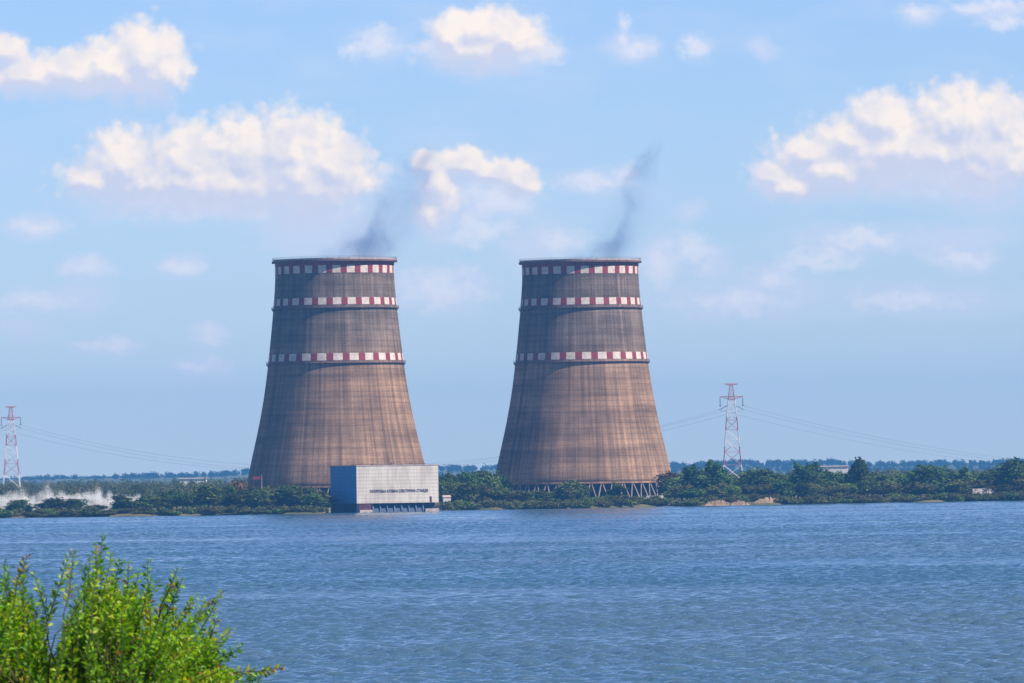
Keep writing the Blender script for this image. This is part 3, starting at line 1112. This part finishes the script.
PROTO = {}
def trunk_mesh(hgt, r, seed):
    rg = np.random.default_rng(seed)
    b = MB()
    lean = rg.normal(size=2) * hgt * .03
    pts = [(lean[0] * s, lean[1] * s, hgt * .72 * s - .4) for s in (0, .3, .6, 1)]
    b.tube(pts, [r, r * .8, r * .55, r * .2], 6)
    for k in range(5):
        a = rg.random() * 6.283; z0 = hgt * (.22 + .09 * k)
        b.tube([(0, 0, z0), (math.cos(a) * hgt * .1, math.sin(a) * hgt * .1, z0 + hgt * .1), (math.cos(a) * hgt * .2, math.sin(a) * hgt * .2, z0 + hgt * .24)],
               [r * .4, r * .28, r * .1], 5)
    me = bpy.data.meshes.new('trunk'); me.from_pydata(b.v, [], b.f); me.update()
    me.materials.append(M['bark'])
    return me


def proto(kind, k, mat):
    key = (kind, k, mat)
    if key in PROTO: return PROTO[key]
    rg = np.random.default_rng(100 * k + len(kind))
    if kind == 'round': hgt, wid, lb, n = 12, 11.5, lobes_round(rg, 12, 11.5, 10), 1900
    elif kind == 'tall': hgt, wid, lb, n = 15, 7.5, lobes_tall(rg, 15, 7.5), 1700
    elif kind == 'oval': hgt, wid, lb, n = 14, 10, lobes_round(rg, 14, 9.5, 12, .12), 1900
    else: hgt, wid, lb, n = 5, 8, lobes_bush(rg, 5, 8), 900
    cm = crown_mesh('crown', lb, n, 0.46 if kind != 'bush' else 0.36, k * 13 + 5)
    cm.materials.append(M[mat])
    tm = trunk_mesh(hgt, .32 if kind != 'bush' else .14, k * 7 + 1)
    co = np.empty(len(cm.vertices) * 3, dtype=np.float32); cm.vertices.foreach_get('co', co); co = co.reshape(-1, 3)
    H_ = float(co[:, 2].max()); W_ = float(np.percentile(co[:, 0], 98) - np.percentile(co[:, 0], 2))
    PROTO[key] = (cm, tm, H_, W_)
    return PROTO[key]


def plant(px, top, wpx, Y, kind, mat, label, cat, group, name):
    """a tree whose crown reaches the height seen at column px; it stands on the ground at distance Y"""
    k = random.randrange(5)
    cm, tm, H_, W_ = proto(kind, k, mat)
    p = at(px, top, Y)
    gz = ground_z(p.x, Y)
    hh = max(p.z - gz, 1.5)
    ww = wpx * Y / F
    t = empty(name, (p.x, Y, gz), random.random() * 6.283)
    sz, sx_ = hh / H_, ww / W_
    t.scale = (sx_, sx_ * random.uniform(.9, 1.1), sz)
    link('crown', cm, None, t)
    link('trunk', tm, None, t)
    tag(t, label, cat, group)
    return t


def sh(px):
    return shore_y(at(px, 508, 4200).x)


# trees one can tell apart: px, top, width px, metres behind the waterline, kind, leaves, label
NAMED = [
    (17, 499, 20, 40, 'round', 'tree_dark', 'small dark round tree in front of the white spray, nearest the left edge'),
    (53, 497, 27, 42, 'round', 'tree_dark', 'broad dark double crowned tree in front of the white spray'),
    (77, 498, 20, 44, 'round', 'tree_dark', 'small dark tree just right of the broad one before the spray'),
    (122, 494.5, 18, 30, 'tall', 'tree_dark', 'upright pointed dark tree at the right end of the white spray'),
    (143, 494.5, 20, 34, 'tall', 'tree_dark', 'second upright dark tree right of the spray end'),
    (208, 485, 26, 30, 'oval', 'tree_mid', 'tall green tree with a pale stem near the bank left of the first tower'),
    (236, 477, 20, 120, 'oval', 'tree_brown', 'reddish brown dry tree at the left foot of the first tower'),
    (292, 484, 30, 70, 'round', 'tree_mid', 'tallest round green tree before the foot of the first tower'),
    (573, 479, 22, 60, 'oval', 'tree_mid', 'tallest tree standing before the middle of the second tower'),
    (615, 482, 19, 60, 'tall', 'tree_mid', 'upright tree hiding slanted legs of the second tower'),
    (669, 470, 18, 150, 'oval', 'tree_brown', 'reddish brown dry tree at the right foot of the second tower'),
    (695, 464, 22, 60, 'tall', 'tree_dark', 'dark tree left of the pair near the right pylon'),
    (710, 459, 20, 70, 'tall', 'tree_dark', 'left and taller of the pointed pair below the right pylon'),
    (719, 461, 18, 74, 'tall', 'tree_dark', 'right one of the pointed pair below the right pylon'),
    (765, 466, 33, 64, 'round', 'tree_dark', 'wide round dark tree just right of the right pylon'),
    (797, 461.5, 21, 60, 'tall', 'tree_dark', 'first of three tall dark crowns right of the pylon'),
    (808, 463, 17, 63, 'tall', 'tree_dark', 'middle of three tall dark crowns right of the pylon'),
    (817, 461.5, 17, 66, 'tall', 'tree_dark', 'last of three tall dark crowns right of the pylon'),
    (857.5, 456.5, 22, 60, 'oval', 'tree_dark', 'lone dark tree standing above its neighbours in the right wood'),
    (931, 463.5, 36, 50, 'round', 'tree_dark', 'large spreading dark tree in the middle of the right bank'),
    (1016, 456.5, 30, 60, 'oval', 'tree_dark', 'tallest dark tree at the right edge'),
]
for (px, top, w_, d, kd, mt, lb) in NAMED:
    Y = sh(px) + d
    plant(px, top, w_, Y, kd, mt, lb, 'tree', 'trees on the far shore', 'tree')
rows_t = [
    # px from, px to, count, top at from, top at to, jitter, width, depth range, mats, kinds, label, group
    (150, 232, 16, 494, 487, 4, 19, (40, 150), ('tree_mid', 'tree_dark', 'tree_olive'), 'green tree in the bank wood between the spray and the first tower', 'trees between the spray and first tower'),
    (232, 321, 20, 486, 489, 4, 19, (45, 120), ('tree_mid', 'tree_mid', 'tree_olive'), 'green tree in the row at the foot of the first tower', 'trees at the foot of the first tower'),
    (444, 500, 14, 474, 474, 4, 20, (60, 300), ('tree_mid', 'tree_dark'), 'green tree in the gap between the two towers', 'trees between the towers'),
    (444, 500, 8, 483, 484, 4, 18, (30, 60), ('tree_mid', 'tree_olive'), 'green tree in the gap between the two towers', 'trees between the towers'),
    (498, 566, 14, 492, 490, 2.0, 17, (30, 90), ('tree_mid', 'tree_mid', 'tree_olive'), 'green tree in the low row before the second tower', 'trees before the second tower'),
    (562, 584, 5, 486, 486, 2, 15, (35, 70), ('tree_mid', 'tree_mid', 'tree_olive'), 'green tree in the low row before the second tower', 'trees before the second tower'),
    (584, 662, 16, 496.5, 496.5, 2.2, 13, (20, 50), ('tree_mid', 'tree_mid', 'tree_olive'), 'green tree in the low row before the second tower', 'trees before the second tower'),
    (672, 842, 34, 474, 472, 4, 21, (50, 260), ('tree_dark', 'tree_mid', 'tree_mid'), 'dark green tree in the wood below the right pylon', 'trees below the right pylon'),
    (672, 842, 18, 484, 483, 4, 19, (28, 60), ('tree_mid', 'tree_olive', 'tree_dark'), 'dark green tree in the wood below the right pylon', 'trees below the right pylon'),
    (842, 1030, 34, 474, 466, 4, 22, (60, 260), ('tree_dark', 'tree_mid', 'tree_mid'), 'dark green tree in the wood along the right bank', 'trees along the right bank'),
    (842, 1030, 16, 483, 480, 4, 20, (34, 60), ('tree_mid', 'tree_olive', 'tree_dark'), 'dark green tree in the wood along the right bank', 'trees along the right bank'),
    (-20, 150, 12, 506, 504, 1.5, 13, (30, 60), ('tree_mid', 'tree_olive'), 'low green tree on the strip before the white spray', 'trees before the spray'),
]
for (a, b_, n, t0, t1, jt, wd, dr, mats, lb, grp) in rows_t:
    for i in range(n):
        s = (i + random.uniform(.1, .9)) / n
        px = a + (b_ - a) * s
        top = t0 + (t1 - t0) * s + random.uniform(-jt, jt)
        plant(px, top, wd * random.uniform(.75, 1.3), sh(px) + random.uniform(*dr), random.choice(('round', 'oval', 'oval', 'tall')), random.choice(mats), lb, 'tree', grp, 'tree')
# bushes at the water's edge
for (a, b_, n, hpx, lb, grp) in (
        (-15, 322, 84, 8, 'low bush at the waterline left of the white building', 'bushes left of the building'),
        (446, 700, 66, 9, 'low bush at the waterline before the second tower', 'bushes before the second tower'),
        (782, 1032, 64, 8, 'low bush at the waterline along the right bank', 'bushes along the right bank'),
        (700, 782, 9, 11, 'bush behind the sandy bank below the right pylon', 'bushes behind the sandy bank')):
    for i in range(n):
        px = a + (b_ - a) * (i + random.uniform(.1, .9)) / n
        yb = float(np.interp(px, [p[0] for p in SHORE], [p[1] for p in SHORE]))
        d = random.choice((random.uniform(0.3, 4), random.uniform(3, 24))) if not (702 <= px <= 782) else random.uniform(16, 30)
        plant(px, yb - hpx * random.uniform(.6, 1.35), random.uniform(9, 19), sh(px) + d, 'bush', random.choice(('tree_mid', 'tree_olive', 'tree_olive')), lb, 'bush', grp, 'bush')

# woodland further back: reads as one mass
def wood(name, mat, specs, seed, label, leaf):
    rg = np.random.default_rng(seed)
    C, N, T, SZ = [], [], [], []
    for (px0, px1, n, Y0, Y1, h0, h1, nl, zf) in specs:
        for i in range(n):
            px = rg.uniform(px0, px1); Y = rg.uniform(Y0, Y1)
            x = at(px, 480, Y).x
            gz = zf(x, Y)
            h = rg.uniform(h0, h1); r = h * rg.uniform(.32, .55)
            d = rg.normal(size=(nl, 3)); d /= np.linalg.norm(d, axis=1, keepdims=True)
            rr = rg.random(nl) ** .45 * (1 + .2 * np.sin(d[:, 0] * 5 + i) * np.cos(d[:, 2] * 4 + i))
            C.append(d * rr[:, None] * np.array((r, r, h * .5)) + np.array((x, Y, gz + h * .5)))
            N.append(d); T.append(np.clip(rg.random() * .6 + .4 * rg.random(nl), 0, 1)); SZ.append(np.full(nl, leaf * h / 12) * (0.6 + .8 * rg.random(nl)))
    C = np.concatenate(C); N = np.concatenate(N); T = np.concatenate(T); SZ = np.concatenate(SZ)
    v = leaf_quads(C, N, SZ, rg)
    me = np_mesh(name, v, np.arange(len(v)).reshape(-1, 4), np.repeat(T, 4))
    o = link(name, me, mat)
    tag(o, label, 'woodland', kind='stuff')
    return o


def flat_z(x, y): return ground_z(x, y)


wood('far_woodland', M['wood_far'], [
    (-60, 260, 330, 4650, 7000, 9, 15, 330, flat_z), (-80, 300, 260, 7000, 8700, 10, 15, 220, flat_z), (430, 540, 70, 7000, 8700, 10, 15, 110, flat_z), (620, 1100, 320, 7000, 8700, 10, 15, 110, flat_z),
    (430, 520, 80, 4800, 7000, 10, 15, 300, flat_z),
    (640, 1080, 420, 4700, 7000, 9, 15, 280, flat_z)], 3, 'hazy green woodland stretching behind the shore', .62)


def hill_z(x, y): return max(6.0, (ridge_z(x * 17000.0 / y) - 1.5) * min(1.0, max(0.0, (y - 15900.0) / 950.0)))


wood('ridge_forest', M['wood_ridge'], [(-80, 540, 900, 16000, 17800, 9, 18, 80, hill_z), (600, 1110, 900, 16000, 17800, 9, 18, 80, hill_z)], 5,
     'dark tree line on the distant blue ridge', 1.3)

# ------------------------------------------------------------------ white spray by the left bank
def mat_spray():
    mt, n2, out = new_mat('white_water_droplets')
    d = n2.n('ShaderNodeBsdfDiffuse'); d.inputs[0].default_value = (.9, .9, .9, 1)
    t_ = n2.n('ShaderNodeBsdfTranslucent'); t_.inputs[0].default_value = (.9, .9, .9, 1)
    mx = n2.n('ShaderNodeMixShader'); mx.inputs[0].default_value = .5
    n2.L.new(d.outputs[0], mx.inputs[1]); n2.L.new(t_.outputs[0], mx.inputs[2]); n2.L.new(mx.outputs[0], out.inputs[0])
    return mt


_r = random.Random(5)
SPX = [(x + _r.uniform(-2.5, 2.5), 497.0 - 5.0 * _r.random() ** 1.6 + (3 if x > 120 else 0), _r.uniform(7, 13)) for x in range(-34, 140, 7)] + [(45, 486, 8), (96, 489.5, 8), (20, 490, 10)]
Ysp = sh(60) + 190
rg = np.random.default_rng(77)
org = at(60, 508, Ysp); org.z = 2.0
C = []
for px, top, wpx in SPX:
    p = at(px, top, Ysp)
    hz_ = p.z - 2.0
    n = 4200
    u = rg.random(n) ** 1.25
    spread = wpx * Ysp / F * (1.25 - .95 * u)
    C.append(np.stack([p.x - org.x + rg.normal(size=n) * spread * .6 + u * 1.5, rg.normal(size=n) * 5, hz_ * u * (1 + .10 * rg.normal(size=n))], 1))
x0_, x1_ = at(-36, 500, Ysp).x - org.x, at(136, 500, Ysp).x - org.x
xm = rg.uniform(x0_, x1_, 70000)
hm_ = 8.5 + 1.6 * np.sin(xm * .13) + 1.2 * np.sin(xm * .31 + 2)
C.append(np.stack([xm, rg.normal(size=70000) * 6, hm_ * rg.random(70000) ** .8 * (1 + .12 * rg.normal(size=70000))], 1))
C = np.concatenate(C)
C = C[C[:, 2] > 0]
vv = leaf_quads(C, rg.normal(size=C.shape) * .5 + np.array(tuple(sv)) * 1.6, .135 * (.4 + .9 * rg.random(len(C))), rg)
spray = link('spray_mist', np_mesh('spray_mist', vv, np.arange(len(vv)).reshape(-1, 4)), mat_spray())
spray.location = org
tag(spray, 'drifting white water spray behind the low trees near the left edge', 'spray', kind='stuff')

# ------------------------------------------------------------------ small things on the bank
def mat_sand():
    mt, n2, out = new_mat('sandy_earth')
    tc = n2.n('ShaderNodeTexCoord').outputs['Object']
    n1 = n2.noise(tc, .25, 6, .65)
    pbsdf(n2, out, n2.mix(n2.mapr(n1, .35, .65), (.31, .23, .155), (.17, .12, .08)), .95, .1)
    return mt


M['sand'] = mat_sand()


def bank(px0, px1, hgt, d0, label):
    """an eroded earth face: irregular strip with a crumbling front"""
    vs, fs = [], []
    n = 26
    for i in range(n + 1):
        px = px0 + (px1 - px0) * i / n
        x = at(px, 506, 4250).x
        y0 = shore_y(x) + d0
        e = max(0.0, math.sin(math.pi * i / n)) ** .5
        j = random.uniform(.65, 1.15)
        for dy, z in ((-2.5, -.3), (0, .5 * e), (1.0 + random.random(), hgt * .75 * e * j), (3, hgt * e * j), (9, hgt * .9 * e), (13, -.3)):
            vs.append((x + random.uniform(-.5, .5), y0 + dy + random.uniform(-.6, .6), z))
    for i in range(n):
        for k in range(5):
            fs.append((i * 6 + k, (i + 1) * 6 + k, (i + 1) * 6 + k + 1, i * 6 + k + 1))
    b = MB(); b.add(vs, fs)
    o = b.build('earth_bank', M['sand'])
    tag(o, kind='structure')
    return o


bank(702, 728, 3.6, 0, '')
bank(728, 748, 2.8, -1, '')
bank(751, 785, 4.4, 1, '')
bank(439, 460, 3.6, 1, '')
bank(658, 672, 2.6, 0, '')
bank(844, 864, 4.2, 10, '')

# small shed beside the building
def shed(px, py_base, Y, w_, d_, h_, label, wall, roofm):
    p = at(px, py_base, Y)
    gz = ground_z(p.x, Y)
    t = empty('shed', (p.x, Y, gz), R(12))
    b = MB(); b.box(-w_ / 2, w_ / 2, -d_ / 2, d_ / 2, -.3, h_); b.build('wall', wall, t)
    b = MB()
    o_ = .35
    b.add([(-w_ / 2 - o_, -d_ / 2 - o_, h_), (w_ / 2 + o_, -d_ / 2 - o_, h_), (w_ / 2 + o_, d_ / 2 + o_, h_), (-w_ / 2 - o_, d_ / 2 + o_, h_),
           (-w_ / 2 - o_, 0, h_ + 1.2), (w_ / 2 + o_, 0, h_ + 1.2)],
          [(3, 2, 1, 0), (0, 1, 5, 4), (2, 3, 4, 5), (1, 2, 5), (3, 0, 4)])
    b.build('roof', roofm, t)
    b = MB(); b.box(-.6, .6, -d_ / 2 - .08, -d_ / 2 - .003, -.2, 2.1); b.build('door', M['navy'], t)
    tag(t, label, 'shed')
    return t


M['whitewall'] = plain('whitewashed_wall', (.72, .68, .62), .8, .15)
shed(446.5, 503, sh(446) + 34, 4.4, 4, 5.0, 'small white shed on the bank right of the white building', M['whitewall'], M['rim'])
# long pale wall at right
p = at(992, 490, sh(992) + 48)
wl = MB(); wl.box(-11.5, 11.5, -.2, .2, -1.5, 1.5)
for x in np.linspace(-11.5, 11.5, 8): wl.box(x - .3, x + .3, -.35, -.203, -1.5, 1.75)
o = wl.build('pale_wall', M['whitewall']); o.location = (p.x, p.y, ground_z(p.x, p.y) + 3.0 + 1.4)
tag(o, 'long low pale wall among trees near the right edge', 'wall')
o.location.z = at(992, 491, p.y).z
# concrete pump head right of the tower legs
p = at(655, 497.5, sh(655) + 34)
pb = MB(); pb.box(-5, 5, -2, 2, -4, 1.0); pb.box(-4.2, -3.2, -2.3, -2.003, -4, .8); pb.box(3.2, 4.2, -2.3, -2.003, -4, .8)
o = pb.build('concrete_block', M['whitewall']); o.location = p
tag(o, 'pale concrete block at the right foot of the second tower', 'concrete block')


# small white boat moored at the bank
def boat(px, py, label):
    p = on_z(px, py)
    t = empty('moored_boat', (p.x, p.y - 3, 0), R(-25))
    prof_ = [(-3.2, .95), (-2, 1.15), (0, 1.2), (1.8, .85), (3.0, .1)]
    vs, fs = [], []
    for x, hw_ in prof_:
        vs += [(x, -hw_, .95 + .06 * x), (x, -hw_ * .6, -.2), (x, hw_ * .6, -.2), (x, hw_, .95 + .06 * x)]
    for i in range(4):
        for k in range(3): fs.append((i * 4 + k, i * 4 + k + 1, i * 4 + k + 5, i * 4 + k + 4))
    fs += [(0, 3, 2, 1), (16, 17, 18, 19)]
    b = MB(); b.add(vs, fs); b.build('hull', M['boatwhite'], t)
    b = MB(); b.box(-2.0, .6, -.8, .8, .75, 2.3); b.build('cabin', M['boatwhite'], t)
    b = MB(); b.box(.603, .64, -.65, .65, 1.4, 2.1); b.box(-1.7, .3, -.84, -.803, 1.5, 2.1); b.build('window', M['navy'], t)
    b = MB(); b.bar((-.4, 0, 2.3), (-.4, 0, 5.2), .09); b.build('mast', M['boatwhite'], t)
    tag(t, label, 'boat')


M['boatwhite'] = plain('white_boat_paint', (.8, .78, .75), .4, .08)
boat(577, 508.3, 'small white boat moored under the trees before the second tower')

# slim mast with a red board by the first tower
p = at(262, 500, 4385)
t = empty('signal_mast', (p.x, 4385, 3.2))
b = MB(); b.bar((0, 0, -.5), (0, 0, 19.5), .28, .16, 8); b.build('pole', M['rim'], t)
b = MB(); b.box(-5.6, -1.0, -.3, .3, 16.4, 18.2); b.bar((-1.1, 0, 17.3), (0, 0, 17.3), .15); b.build('red_board', M['redpaint'], t)
tag(t, 'slim mast with a small red board left of the first tower foot', 'mast')

# far pale halls on the ridge
for (px, py, Y, w_, h_, lb) in ((833, 467.0, 6950, 29, 1.1, 'long low pale hall on the blue ridge near the lone dark tree'),
                               (193, 479.0, 6950, 26, .8, 'pale hall below the ridge trees left of the first tower')):
    p = at(px, py, Y)
    t = empty('far_hall', (p.x, Y, p.z - h_ / 2))
    b = MB(); b.box(-w_ / 2, w_ / 2, 0, 20, -14, h_); b.build('wall', M['whitewall'], t)
    b = MB(); b.add([(-w_ / 2 - 1, -1, h_), (w_ / 2 + 1, -1, h_), (w_ / 2 + 1, 21, h_), (-w_ / 2 - 1, 21, h_), (-w_ / 2 - 1, 10, h_ + .7), (w_ / 2 + 1, 10, h_ + .7)],
                    [(3, 2, 1, 0), (0, 1, 5, 4), (2, 3, 4, 5), (1, 2, 5), (3, 0, 4)])
    b.build('roof', M['rim'], t)
    tag(t, lb, 'hall')

# ------------------------------------------------------------------ near bush
def mat_leaf():
    mt, n2, out = new_mat('fresh_green_leaf')
    a_ = n2.n('ShaderNodeAttribute', attribute_name='tint').outputs['Fac']
    cr = n2.n('ShaderNodeValToRGB')
    n2.put(cr.inputs[0], a_)
    el = cr.color_ramp.elements
    el[0].position = 0.0; el[0].color = (0.04, 0.14, 0.008, 1)
    el[1].position = 1.0; el[1].color = (0.33, 0.17, 0.03, 1)
    for pos, cc in ((0.35, (0.10, 0.28, 0.008, 1)), (0.7, (0.26, 0.47, 0.012, 1)), (0.88, (0.46, 0.55, 0.03, 1))):
        e = el.new(pos); e.color = cc
    pb = n2.n('ShaderNodeBsdfPrincipled')
    n2.put(pb.inputs['Base Color'], cr.outputs[0]); pb.inputs['Roughness'].default_value = .45
    pb.inputs['Specular IOR Level'].default_value = .35
    tr = n2.n('ShaderNodeBsdfTranslucent')
    n2.put(tr.inputs[0], n2.vec('MULTIPLY', cr.outputs[0], (1.5, 1.5, .6)))
    mx = n2.n('ShaderNodeMixShader'); mx.inputs[0].default_value = .38
    n2.L.new(pb.outputs[0], mx.inputs[1]); n2.L.new(tr.outputs[0], mx.inputs[2])
    n2.L.new(mx.outputs[0], out.inputs[0])
    return mt


M['leaf'] = mat_leaf()
M['twig'] = plain('green_brown_twig', (.06, .06, .025), .8)
BD = 62.0
PXM = BD / F                      # metres per pixel at the bush


def make_bush(name, label, base_px, tips, fill, seed):
    """tips/fill are twig ends (px, py); every twig runs back towards the stems and carries leaves on both sides"""
    rg = np.random.default_rng(seed)
    base = at(base_px, 683, BD); base.z = 14.0
    root = empty(name, base)
    tag(root, label, 'bush', 'bushes on the near bank')
    stems = MB(); twigs = MB()
    LV, LT = [], []
    allt = [(x, y, 1, .25) for x, y in tips] + [(x, y, 0, .9) for x, y in fill]
    # main stems fan out from the root
    stem_ends = []
    for k in range(11):
        s = (k + .5) / 11
        ex = base_px + (s - .5) * 230
        e = at(ex, 690 + 30 * abs(s - .5), BD) + Vector((0, rg.uniform(-.7, .7), 0)) - base
        mid = e * .5 + Vector((0, 0, .25))
        pts = [Vector((rg.normal() * .08, rg.normal() * .08, -.1)), mid, e]
        stems.tube(pts, [.045, .03, .018], 6)
        stem_ends += [mid.lerp(e, q) for q in (0.2, .4, .6, .8, 1.0)]
    for (x, y, edge, dep) in allt:
        tip = at(x, y, BD) - base + Vector((0, rg.normal() * dep * .55, 0))
        L = PXM * rg.uniform(42, 78)
        lean = (x - base_px) / 130.0 * R(32) + R(13)          # outwards as it goes away from the root
        lean += max(0.0, (y - 600) / 80.0) * (x - base_px) / 130.0 * R(22) + rg.normal() * .24
        d = Vector((math.sin(lean) , rg.normal() * .25, math.cos(lean))).normalized()
        st = tip - d * L
        bend = Vector((rg.normal() * .02, rg.normal() * .02, -.03 * L * 4))
        P = [st, st.lerp(tip, .35) + bend * .6, st.lerp(tip, .7) + bend * .5, tip]
        src = min(stem_ends, key=lambda q: (q - st).length)
        twigs.tube([src, src.lerp(st, .45) - d * (src - st).length * .12, src.lerp(st, .8) - d * (src - st).length * .10, P[0], P[1], P[2], P[3]], [.011, .009, .007, .006, .005, .004, .002], 5)
        nl = int(L / 0.0125)
        tb = rg.normal() * .17
        for i in range(nl):
            s = .12 + .88 * (i + .5) / nl
            q = s * 3; j = min(int(q), 2)
            c0 = P[j].lerp(P[j + 1], q - j)
            ax = (P[j + 1] - P[j]).normalized()
            side = ax.cross(Vector((rg.normal() * .5, 1, rg.normal() * .5))).normalized() * (1 if i % 2 else -1)
            size = rg.uniform(.04, .088) * (1 - .35 * max(0, s - .75) / .25)
            ld = (side * rg.uniform(.6, 1.0) + ax * rg.uniform(.45, 1.0) + Vector((0, rg.normal() * .45, rg.normal() * .2 - .1))).normalized()
            nn = ld.cross(Vector(rg.normal(size=3))).normalized()
            nn = (nn + Vector((.25, -.2, .55)) * .8).normalized()
            w_ = ld.cross(nn).normalized()
            nn = w_.cross(ld)
            hw_ = size * rg.uniform(.15, .225)
            tipd = c0 + ld * size - nn * size * .18
            m1 = c0 + ld * size * .5
            LV += [c0, m1 + w_ * hw_ + nn * hw_ * .35, tipd, m1 - w_ * hw_ + nn * hw_ * .35, m1]
            tv = .46 + tb + rg.normal() * .15 + (.2 * s if edge else .1 * s)
            if rg.random() < .014: tv = 1.0
            LT += [min(max(tv, 0), .93 if tv < 1 else 1)] * 5
    stems.build('stem', M['twig'], root)
    twigs.build('twigs', M['twig'], root)
    n = len(LV) // 5
    V_ = np.array([tuple(v) for v in LV])
    b5 = np.arange(n)[:, None] * 5
    Fq = np.concatenate([b5 + np.array([[0, 1, 4]]), b5 + np.array([[1, 2, 4]]), b5 + np.array([[2, 3, 4]]), b5 + np.array([[3, 0, 4]])])
    me = np_mesh('foliage', V_, Fq, np.array(LT))
    link('foliage', me, M['leaf'], root)
    return root


def inside_fill(n, contour, seed, bottom=715, margin=18):
    rg = np.random.default_rng(seed)
    out = []
    xs_ = [c[0] for c in contour]; ys_ = [c[1] for c in contour]
    while len(out) < n:
        x = rg.uniform(xs_[0], xs_[-1]); top = np.interp(x, xs_, ys_) + margin
        if top > bottom: continue
        y = top + (bottom - top) * rg.random() ** 1.15
        out.append((x, y))
    return out


cont_main = [(56, 655), (62, 622), (68, 594), (74, 575), (84, 562), (92, 562), (101, 548), (110, 560), (122, 570), (134, 566), (150, 580), (165, 590), (180, 596),
             (196, 612), (214, 622), (222, 640), (232, 655), (240, 672), (250, 700)]
tips_main = [(103, 534), (96, 542), (90, 556), (75, 549), (69, 556), (81, 562), (112, 553), (120, 560), (130, 562), (147, 549), (141, 560), (153, 566), (159, 570), (178, 558),
             (172, 570), (184, 568), (168, 583), (198, 584), (192, 592), (206, 590), (222, 582), (213, 592), (203, 604), (217, 608), (234, 628), (224, 630), (212, 622),
             (243, 645), (232, 650), (222, 656), (238, 672), (283, 667), (273, 672), (262, 680)]
# keep to what the photo shows: the highest tip at (103,535), then falling towards the lower right
tips_main = [(x, y + (10 if 140 < x < 230 else 0)) for x, y in tips_main]
make_bush('leafy_bush', 'larger bright green bush with long twigs reaching right over the water', 118, tips_main, inside_fill(680, cont_main, 21), 31)
cont_left = [(-40, 570), (-10, 575), (8, 572), (20, 572), (30, 572), (40, 600), (48, 630), (58, 660), (66, 690)]
tips_left = [(28, 556), (24, 566), (34, 572), (3, 563), (-4, 570), (12, 566), (45, 590), (18, 578), (-20, 566), (50, 618)]
make_bush('leafy_bush', 'smaller paler green bush at the lower left corner', 14, tips_left, inside_fill(390, cont_left, 22), 32)

# ------------------------------------------------------------------ render settings
S.render.engine = 'CYCLES'
S.view_settings.view_transform = 'Standard'
S.view_settings.look = 'None'
S.view_settings.exposure = 0.5
S.view_settings.gamma = 1.0
S.view_settings.use_curve_mapping = False
S.cycles.use_denoising = True
S.cycles.max_bounces = 6
S.cycles.diffuse_bounces = 3
S.cycles.glossy_bounces = 3
S.cycles.transmission_bounces = 4
S.cycles.volume_bounces = 1
S.cycles.transparent_max_bounces = 8
S.cycles.sample_clamp_indirect = 4.0
